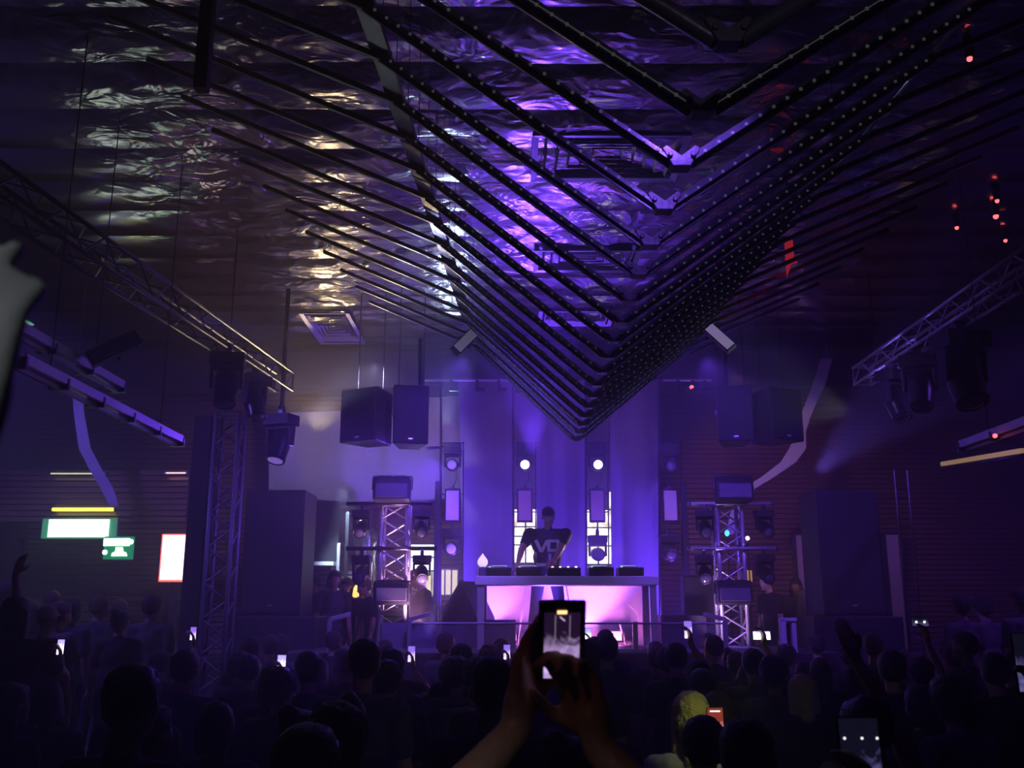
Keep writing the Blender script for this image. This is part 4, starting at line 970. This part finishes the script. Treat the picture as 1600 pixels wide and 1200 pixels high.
def phone(loc, rot, label, screen, s=1.0, land=False, case=BLKP, strength=None):
    t = thing('mobile_phone', label, 'phone', loc, rot)
    w_, h_ = (.152, .074) if land else (.074, .152)
    MB().box((0, 0, 0), (w_, .009, h_)).build('case', case, t, bevel=.004)
    MB().box((0, -.0052, 0), (w_-.007, .001, h_-.007)).build('screen', screen, t)
    q = MB(); q.box((-.018, .0065, h_/2-.022), (.03, .004, .03)); q.build('camera_bump', DMET, t)
    t.scale = (s, s, s); return t
def screen_mat(name, c1, c2, s, sc=30, split=.0):
    m = bpy.data.materials.new(name); m.use_nodes = True; nt, b = nodes_of(m)
    tc = nt.nodes.new('ShaderNodeTexCoord'); nz = nt.nodes.new('ShaderNodeTexNoise'); nz.inputs['Scale'].default_value = sc; nz.inputs['Detail'].default_value = 5; nz.inputs['Distortion'].default_value = 1.5
    sp_ = nt.nodes.new('ShaderNodeSeparateXYZ'); ma = nt.nodes.new('ShaderNodeMath'); ma.operation = 'MULTIPLY_ADD'; ma.inputs[1].default_value = -6.5; ma.inputs[2].default_value = -.12+split
    ad = nt.nodes.new('ShaderNodeMath'); ad.operation = 'ADD'; cr = nt.nodes.new('ShaderNodeValToRGB')
    cr.color_ramp.elements[0].position = .28; cr.color_ramp.elements[0].color = (*c1, 1); cr.color_ramp.elements[1].position = .85; cr.color_ramp.elements[1].color = (*c2, 1)
    nt.links.new(tc.outputs['Object'], nz.inputs['Vector']); nt.links.new(tc.outputs['Object'], sp_.inputs[0]); nt.links.new(sp_.outputs['Z'], ma.inputs[0])
    nt.links.new(ma.outputs[0], ad.inputs[0]); nt.links.new(nz.outputs['Fac'], ad.inputs[1]); nt.links.new(ad.outputs[0], cr.inputs[0])
    nt.links.new(cr.outputs[0], b.inputs['Emission Color']); b.inputs['Emission Strength'].default_value = s; b.inputs['Base Color'].default_value = (.02, .02, .02, 1); b.inputs['Roughness'].default_value = .15
    return m
SCR_MAIN = screen_mat('phone_view', (.012, .004, .02), (.62, .42, .85), 1.0, 26)
SCR_W = screen_mat('phone_bright', (.25, .2, .8), (1, .95, 1), 2.2, 30, .25)
SCR_P = screen_mat('phone_purple', (.2, .1, .6), (.9, .75, 1), 1.6, 40, .1)
SCR_R = screen_mat('phone_red', (.2, .02, .02), (1, .35, .4), 1.0, 45)
SCR_B = screen_mat('phone_blue', (.01, .01, .03), (.35, .3, .9), .35, 30)

# the performer
p0 = P(856, 1003, 13.15)
DJX = P(855, 880, 13.15).x
dj, HM, wr = person('performer in black T-shirt with white block letters leaning over the white table', 1.84, lean=R(13), turn=R(4), head=(R(-22), 0, R(10)),
    ra=(.40, .46, 1.06), la=(-.06, .46, 1.10), rh=((.0, .9, -.35), (0, .3, 1), .5), lh=((.5, .8, -.25), (0, .3, 1), .5),
    hair='crop', top=mat('black_tee', (.03, .028, .04), .85, 0, .2, 60), pants=JEAN, voxel=.0085, rpole=(1, -.1, .1), lpole=(-1, -.1, .1), legspread=.12, build=1.28)
dj.location = (DJX, 13.15, DECK); dj.rotation_euler = (0, 0, math.pi); eyes(dj, HM)
# letters on the chest: built on the front of the shirt (local frame, faces +Y)
LET = mat('shirt_print', (.85, .82, .9), .6)
UM = Matrix.Translation(V((0, 0, .97))*1.051) @ Euler((-R(13), 0, R(4))).to_matrix().to_4x4()
from mathutils.bvhtree import BVHTree
sh_o = [c for c in kids(dj) if c.name.startswith('shirt')][0]; sm = sh_o.data
BV = BVHTree.FromPolygons([v.co.copy() for v in sm.vertices], [tuple(p.vertices) for p in sm.polygons])
UI = UM.to_3x3()
def letter(name, strokes, cx, cz, sc):
    q = MB(); dirn = UI @ V((0, -1, 0))
    for (x0, z0, x1, z1, wd) in strokes:
        a = V((-(cx+x0*sc), .4, cz+z0*sc)); c = V((-(cx+x1*sc), .4, cz+z1*sc)); d = (c-a).normalized(); n_ = V((-d.z, 0, d.x))*wd*sc/2
        def fn(u, v):
            p = UM @ (a.lerp(c, v)+n_*(u*2-1)); h = BV.ray_cast(p, dirn)[0]
            return (h if h is not None else p+dirn*.24)-dirn*.004
        q.grid(fn, 5, 12)
    q.build(name, LET, dj)
letter('printed_letter_v', [(-.5, .5, 0, -.55, .3), (.5, .5, 0, -.55, .3)], -.095, .33, .15)
letter('printed_letter_o', [(-.42, .5, -.42, -.5, .28), (.42, .5, .42, -.5, .28), (-.55, .42, .55, .42, .26), (-.55, -.42, .55, -.42, .26)], .065, .335, .15)
letter('printed_letter_l', [(-.4, .5, -.4, -.6, .3), (-.5, -.55, .6, -.55, .28)], -.115, .16, .15)
letter('printed_letter_u', [(-.3, .5, -.3, -.5, .28), (.35, .5, .25, -.5, .28), (-.4, -.5, .35, -.5, .25)], .06, .16, .13)

# people on the rear platform by the towers
pm, HM, wr = person('person in a dark top and black headset bowing beside the left truss tower', 1.86, lean=R(17), turn=R(-14), head=(R(-14), 0, R(10)), hair='short', hm=HAIRD, skin=mat('skin_rosy', (.5, .26, .24), .5, 0, .1, 90), top=TSB, sleeve='long', ra=(-.05, .45, 1.12), la=(.12, .42, 1.1), voxel=.012)
pm.location = (P(674, 930, 14.0).x, 14.15, SIDE); pm.rotation_euler = (0, 0, R(125)); eyes(pm, HM)
q = MB()
for j in range(11):
    an = math.pi*j/10; an2 = math.pi*(j+1)/10
    if j < 10: q.tube(HM @ V((.09*math.cos(an), -.01, .02+.115*math.sin(an))), HM @ V((.09*math.cos(an2), -.01, .02+.115*math.sin(an2))), .009, 8)
for s in (-1, 1): q.lathe(HM @ V((s*.078, -.008, 0)), HM.to_3x3() @ V((s, 0, 0)), [(0, .036), (.03, .034)], 16)
o = q.build('headset', BLKP); o.matrix_world = Matrix.Translation(pm.location) @ Euler(pm.rotation_euler).to_matrix().to_4x4(); tag(o, 'black over-ear headset on the bowing person by the left tower', 'headset')
for (px, Y, H, lab, hr, tp, yaw, ln) in (
    (497, 14.6, 1.78, 'person in dark clothes standing nearest the left loudspeaker', 'short', TSB, 150, 8),
    (520, 14.3, 1.82, 'broad person in dark clothes beside the shelf, second from the left loudspeaker', 'bob', TSG, 200, 5),
    (545, 14.7, 1.74, 'long-haired person in dark clothes in front of the foil column', 'long', TSB, 170, 10),
    (584, 14.4, 1.72, 'short-haired person half hidden behind the low blinder of the left tower', 'short', TSN, 120, 12),
    (1205, 14.2, 1.78, 'person seen in profile with short hair and dark top right of the right tower', 'crop', TSB, 112, 4),
    (1245, 14.6, 1.72, 'person with dark hair between the profile figure and the red-haired one', 'long', TSG, 160, 6),
    (1274, 14.1, 1.84, 'red-haired person raising a pale hand beside the right loudspeaker', 'short', TSG, 165, 0)):
    kw = {}
    if 'red-haired person raising' in lab: kw = dict(la=(-.16, .33, 1.33), lh=((.2, .1, 1), (-.2, 1, 0), .4), sleeve='long')
    sk = mat('skin_pale', (.62, .42, .35), .5, 0, .1, 90) if px in (1205, 1276) else SKIN
    pp, HM, wr = person(lab, H, lean=R(ln), head=(R(-5), 0, 0), hair=hr, hm=mat('red_hair', (.35, .07, .03), .5, 0, .6, 100) if 'red-haired person' in lab else HAIRD, skin=sk, top=tp, voxel=.014, **kw)
    pp.location = (P(px, 930, Y).x, Y, SIDE); pp.rotation_euler = (0, 0, R(yaw)); eyes(pp, HM)
point(P(1262, 890, 13.7), (1, .45, .3), 2.2, .05)
point(P(566, 915, 14.35), (1, .5, .2), 1.2, .05)

# ------------------------------------------------------------------ the phone filming in the foreground
pc = P(877.5, 1001, 1.62)
pt = phone(pc, (R(36), 0, 0), 'large black mobile phone held up filming the stage in the middle of the crowd', SCR_MAIN, 1.0)
for ch in list(kids(pt)):
    if ch.name.startswith('case') or ch.name.startswith('screen') or ch.name.startswith('camera'): bpy.data.objects.remove(ch)
q = MB(); q.box((0, 0, 0), (.0765, .010, .158)); q.build('case', BLKP, pt, bevel=.0095).modifiers['bevel'].segments = 4
sc_ = MB().box((0, -.0058, -.006), (.058, .001, .130)).build('screen', SCR_MAIN, pt)
MB().box((-.0005, -.0066, .0605), (.0155, .001, .006)).build('lit_icon', emis('orange_icon', (1, .55, .22), 1.6), pt)
q = MB(); q.box((-.011, -.0066, .03), (.0008, .0008, .05)); q.box((.0125, -.0066, .03), (.0008, .0008, .05)); q.build('guide_lines', emis('guide', (.5, .45, .55), .5), pt)
q = MB(); q.bar((-.004, -.0066, .052), (.004, -.0066, .044), .0012, .001, (0, 1, 0)); q.build('beam_streak', emis('streak', (.8, .7, .9), .8), pt)
q = MB(); q.lathe((-.018, .006, .05), (0, 1, 0), [(0, .009), (.003, .009)], 14); q.lathe((-.018, .006, .03), (0, 1, 0), [(0, .009), (.003, .009)], 14); q.build('camera_bump', DMET, pt)
# its owner: body below the frame, right... left arm raised; local frame faces +Y
OX, OY, OH = .03, 1.40, 1.83
def loc(p_): return tuple((p_.x-OX, p_.y-OY, p_.z))
ow, HM, wr = person('person in dark clothes below the frame holding the large phone up', OH, hair='short', voxel=.0075, hvox=.012, skin=mat('skin_arm', (.40, .22, .17), .5, 0, .15, 60), top=TSB,
    la=loc(P(806, 1142, 1.66)), lpole=(-.8, -.5, -.6), lh=((.17, .0, 1), (-1, .5, -.1), .18, -1, .5),
    ra=loc(P(938, 1172, 1.62)), rpole=(.8, -.3, -1), rh=((-.32, .05, 1), (.55, .8, 0), .8, 1, .75), sleeve='short')
ow.location = (OX, OY, 0)

# ------------------------------------------------------------------ the crowd
styles = [('short', HAIRD, TSB, SKIN, 1.76, 'none', 0), ('short', HAIRB, TSN, SKIND, 1.80, 'none', 0), ('long', HAIRB, TSB, SKIN, 1.66, 'none', 0), ('curly', HAIRD, TSG, SKIND, 1.72, 'none', 0),
          ('bun', HAIRD, TSB, SKIN, 1.68, 'none', 0), ('crop', HAIRD, TSG, SKIN, 1.84, 'none', 0), ('bob', HAIRD, TSN, SKIN, 1.64, 'none', 0), ('short', HAIRD, TSG, SKIND, 1.74, 'none', 0)]
base = []
for i, (h, hm, tp, sk, H, _, __) in enumerate(styles):
    q_, _, _ = person('x', H, lean=R(random.uniform(-2, 4)), head=(R(random.uniform(-6, 6)), 0, R(random.uniform(-15, 15))), hair=h, hm=hm, top=tp, skin=sk, voxel=.016, face=False, sleeve='short')
    base.append(q_)
# individual people first: (x, Y) kept clear
taken = []
def clear(x, y, r=.42): return all((x-a)**2+(y-b_)**2 > r*r for a, b_ in taken)
def floor_z(x, y):
    if 6.6 < y < 12.6 and (-7.7 < x < -3.3 or 4.55 < x < 8.95): return .44
    return 0
def special(label, px, py, Y, land=False, screen=SCR_P, plabel='', H=1.72, hair='short', hm=HAIRD, top=TSB, dx=.17, skin=SKIN, yaw=0, sc=1.0):
    """a person holding a phone whose centre shows at pixel (px, py)"""
    pc = P(px, py, Y); x = pc.x-dx; y = Y-.36; fz = floor_z(x, y)
    lp = V((dx, .36, pc.z-fz))
    wrist = lp+V((.02, -.015, -.13 if not land else -.09))
    t, _, _ = person(label, H, hair=hair, hm=hm, top=top, skin=skin, voxel=.012, face=False, ra=tuple(wrist), rpole=(1, -.2, -1), rh=((-.12, .0, 1), (1, .35, 0), .7, 1, .4))
    t.location = (x, y, fz); taken.append((x, y))
    return phone(pc, (R(-4), 0, yaw), plabel, screen, sc, land)
special('person in the left of the crowd filming with a small bright phone', 440, 1038, 8.2, screen=SCR_W, plabel='small bright phone held up in the left of the crowd, below the left loudspeaker')
special('person in the crowd filming with a phone below the left truss tower', 585, 1020, 9.0, screen=SCR_W, plabel='small bright phone held up in the crowd below the left truss tower')
special('person in the crowd whose phone shines just right of the left truss tower', 643, 1022, 9.6, screen=SCR_P, plabel='small lit phone in the crowd just right of the left truss tower', hair='bun')
special('person in the crowd with a small blue-lit phone below the left table leg', 792, 1019, 10.2, screen=SCR_P, plabel='tiny blue-lit phone in the crowd below the left part of the table', hair='curly')
special('person in the crowd holding a phone high right of the white table', 1075, 984, 8.6, screen=SCR_P, plabel='lit phone held high in the crowd right of the white table', H=1.8, skin=mat('skin_rosy', ()))
special('person in the crowd holding a phone sideways below the right truss tower', 1190, 993, 8.4, land=True, screen=SCR_W, plabel='bright phone held sideways below the right truss tower', H=1.76)
special('person at far left of the crowd with a small white phone light', 95, 1011, 7.0, screen=SCR_W, plabel='small white-lit phone low in the far left crowd', hair='long', sc=.7)
special('person at the left with a dim phone below the truss column', 302, 990, 9.2, screen=SCR_P, plabel='dim phone held in the crowd below the truss column', sc=.8)
special('person filming with a tiny phone behind the large filming phone', 919, 993, 10.4, screen=SCR_W, plabel='tiny lit phone just right of the large filming phone')
tph = special('person holding a phone with two tiny white lights up in the right of the crowd', 1437.5, 972, 7.9, land=True, screen=SCR_B, plabel='dark phone with two tiny white lights held up in the right of the crowd', sc=.9)
rph = special('person in the near right of the crowd holding a small red-lit phone', 1118, 1134, 4.4, screen=SCR_R, plabel='small red-lit phone glowing in the near crowd at right', hair='short', H=1.66, dx=.12)
dph = special('person below the frame holding a dark phone at the lower right', 1345, 1192, 1.75, screen=SCR_B, plabel='dark phone with a blue screen cut by the bottom edge at right', H=1.7, dx=.1)
special('person at the right edge of the frame holding a dim phone', 1606, 1035, 2.6, screen=SCR_B, plabel='dim phone cut by the right edge of the photo', H=1.72)
# torch pair held up at right
MB().box((0, -.0062, .060), (.045, .001, .006)).build('top_bar', emis('torch'), rph); [MB().ball((x_, -.006, -.058), .005).build('screen_button', emis('torch'), rph) for x_ in (-.012, .014)]
for s_ in (-1, 1): MB().ball((s_*.036, -.008, 0), .012).build('torch_light', emis('torch', (1, .9, 1), 6), tph)
# small white camera lights on the dark phone
for j, x_ in enumerate((-.026, .004, .030)): MB().ball((x_, -.007, .040), .0022).build('spark', emis('torch'), dph)
# raised arm at right, blonde head, pale cap at left
t, _, _ = person('person at right in the crowd raising a bare arm bent at the elbow', 1.74, hair='short', top=TSB, sleeve='none', voxel=.012, face=False, ra=(-.02, .22, 2.02), rpole=(1, 0, .3), rh=((-.3, .1, 1), (0, -1, .2), .4))
t.location = (P(1440, 1150, 4.2).x-.28, 4.0, 0); taken.append((t.location.x, 4.0))
t, _, _ = person('person with long blonde hair lit yellow-green by a phone at near right', 1.70, hair='long', hm=HAIRL, top=TSW, voxel=.012, face=False, build=1.0)
t.location = (P(1080, 1120, 4.75).x, 4.75, 0); taken.append((t.location.x, 4.75))
t, _, _ = person('pale-haired person lit yellow-green right of the blonde one', 1.68, hair='bob', hm=HAIRL, top=TSB, voxel=.012, face=False)
t.location = (P(1256, 1095, 6.3).x, 6.3, 0); taken.append((t.location.x, 6.3))
t, _, _ = person('person with a pale round cap at far left of the crowd', 1.66, hair='cap', hm=mat('pale_cap_cloth', (.6, .55, .62), .7), top=TSG, voxel=.012, face=False)
t.location = (P(70, 985, 8.4).x, 8.4, .44); taken.append((t.location.x, 8.4))
t, _, _ = person('person at the far left edge raising a bare pink-lit arm', 1.76, hair='short', top=TSG, sleeve='none', voxel=.012, face=False, ra=(.12, .2, 1.9), rpole=(1, 0, -.5), rh=((.2, .1, 1), (0, -1, .2), .3))
t.location = (P(2, 960, 7.6).x-.15, 7.6, .44); taken.append((t.location.x, 7.6))
# pale blurred raised hand at the left edge close to the camera
t, _, _ = person('person at the left edge raising a pale hand close to the camera', 1.92, hair='short', top=TSB, voxel=.008, hvox=.012, face=False, skin=mat('skin_grey', (.5, .48, .5), .6),
    ra=(.16, .08, 2.12), rpole=(1, -.3, -.2), rh=((.06, .0, 1), (0, -1, .1), .25, -1, .3))
t.location = (-.488, .44, -.01); taken += [(-.505, .44), (OX, OY), (.1, 0)]

rows = []; y = 2.75; j = 0
while y < 11.35:
    half = .56*y+.55; n = int(2*half/.62)
    for i in range(n):
        x = -half+(i+.5)*2*half/n+(.14 if j % 2 else -.14)+random.uniform(-.1, .1); yy = y+random.uniform(-.13, .13)
        rows.append((x, yy))
    y += .66; j += 1
for (x0, x1, y0, y1) in ((-7.5, -3.6, 8.6, 12.2), (4.9, 8.7, 8.6, 12.2)):
    yy = y0
    while yy < y1:
        x = x0
        while x < x1: rows.append((x+random.uniform(-.12, .12), yy+random.uniform(-.12, .12))); x += .66
        yy += .75
used = set(); nper = 0
for (x, yy) in rows:
    fz = floor_z(x, yy)
    if (abs(x+4.0+.7) < .0): continue
    if abs(abs(yy-6.6)) < .25 and fz == 0 and floor_z(x, 6.9): continue
    if any(abs(e) < .3 and 6.3 < yy < 12.7 for e in (x+3.3, x-4.55, x+7.7)): continue
    if -3.9 < x < -3.0 and 10.7 < yy < 11.7: continue
    if not clear(x, yy, .56): continue
    taken.append((x, yy))
    i = random.randrange(8); b0 = base[i]
    lr = 'left' if x < -.19*yy else 'right' if x > .19*yy else 'centre'
    d = 'near' if yy < 4.6 else 'middle' if yy < 8 else 'far'
    if fz > 0: lab = 'person seen from behind standing on the raised floor at the %s of the hall' % lr; grp = 'crowd on the raised floor at the '+lr
    else: lab = 'dark-clothed person seen from behind, %s rows of the crowd, %s part' % (d, lr); grp = 'crowd in the %s rows, %s' % (d, lr)
    c = b0 if i not in used else copy_tree(b0)
    used.add(i)
    s_ = random.uniform(.965, 1.045)
    c.location = (x, yy, fz); c.rotation_euler = (0, 0, R(random.uniform(-28, 28))); c.scale = (s_, s_, s_); c['label'] = lab; c['group'] = grp; nper += 1
print('crowd', nper)

# ------------------------------------------------------------------ haze
hz = bpy.data.materials.new('stage_haze'); hz.use_nodes = True; nt = hz.node_tree; nt.nodes.remove(nt.nodes['Principled BSDF'])
vs = nt.nodes.new('ShaderNodeVolumeScatter'); vs.inputs['Density'].default_value = .04; vs.inputs['Anisotropy'].default_value = .5; vs.inputs['Color'].default_value = (.9, .88, 1, 1)
nt.links.new(vs.outputs[0], nt.nodes['Material Output'].inputs['Volume'])
o = MB().box(((XL+XR)/2, (YB+YF)/2-.1, 3.02), (XR-XL-.1, YB-YF-.3, 6.0)).build('stage_haze', hz); tag(o, 'thin purple-lit haze filling the hall', 'haze', kind='stuff')
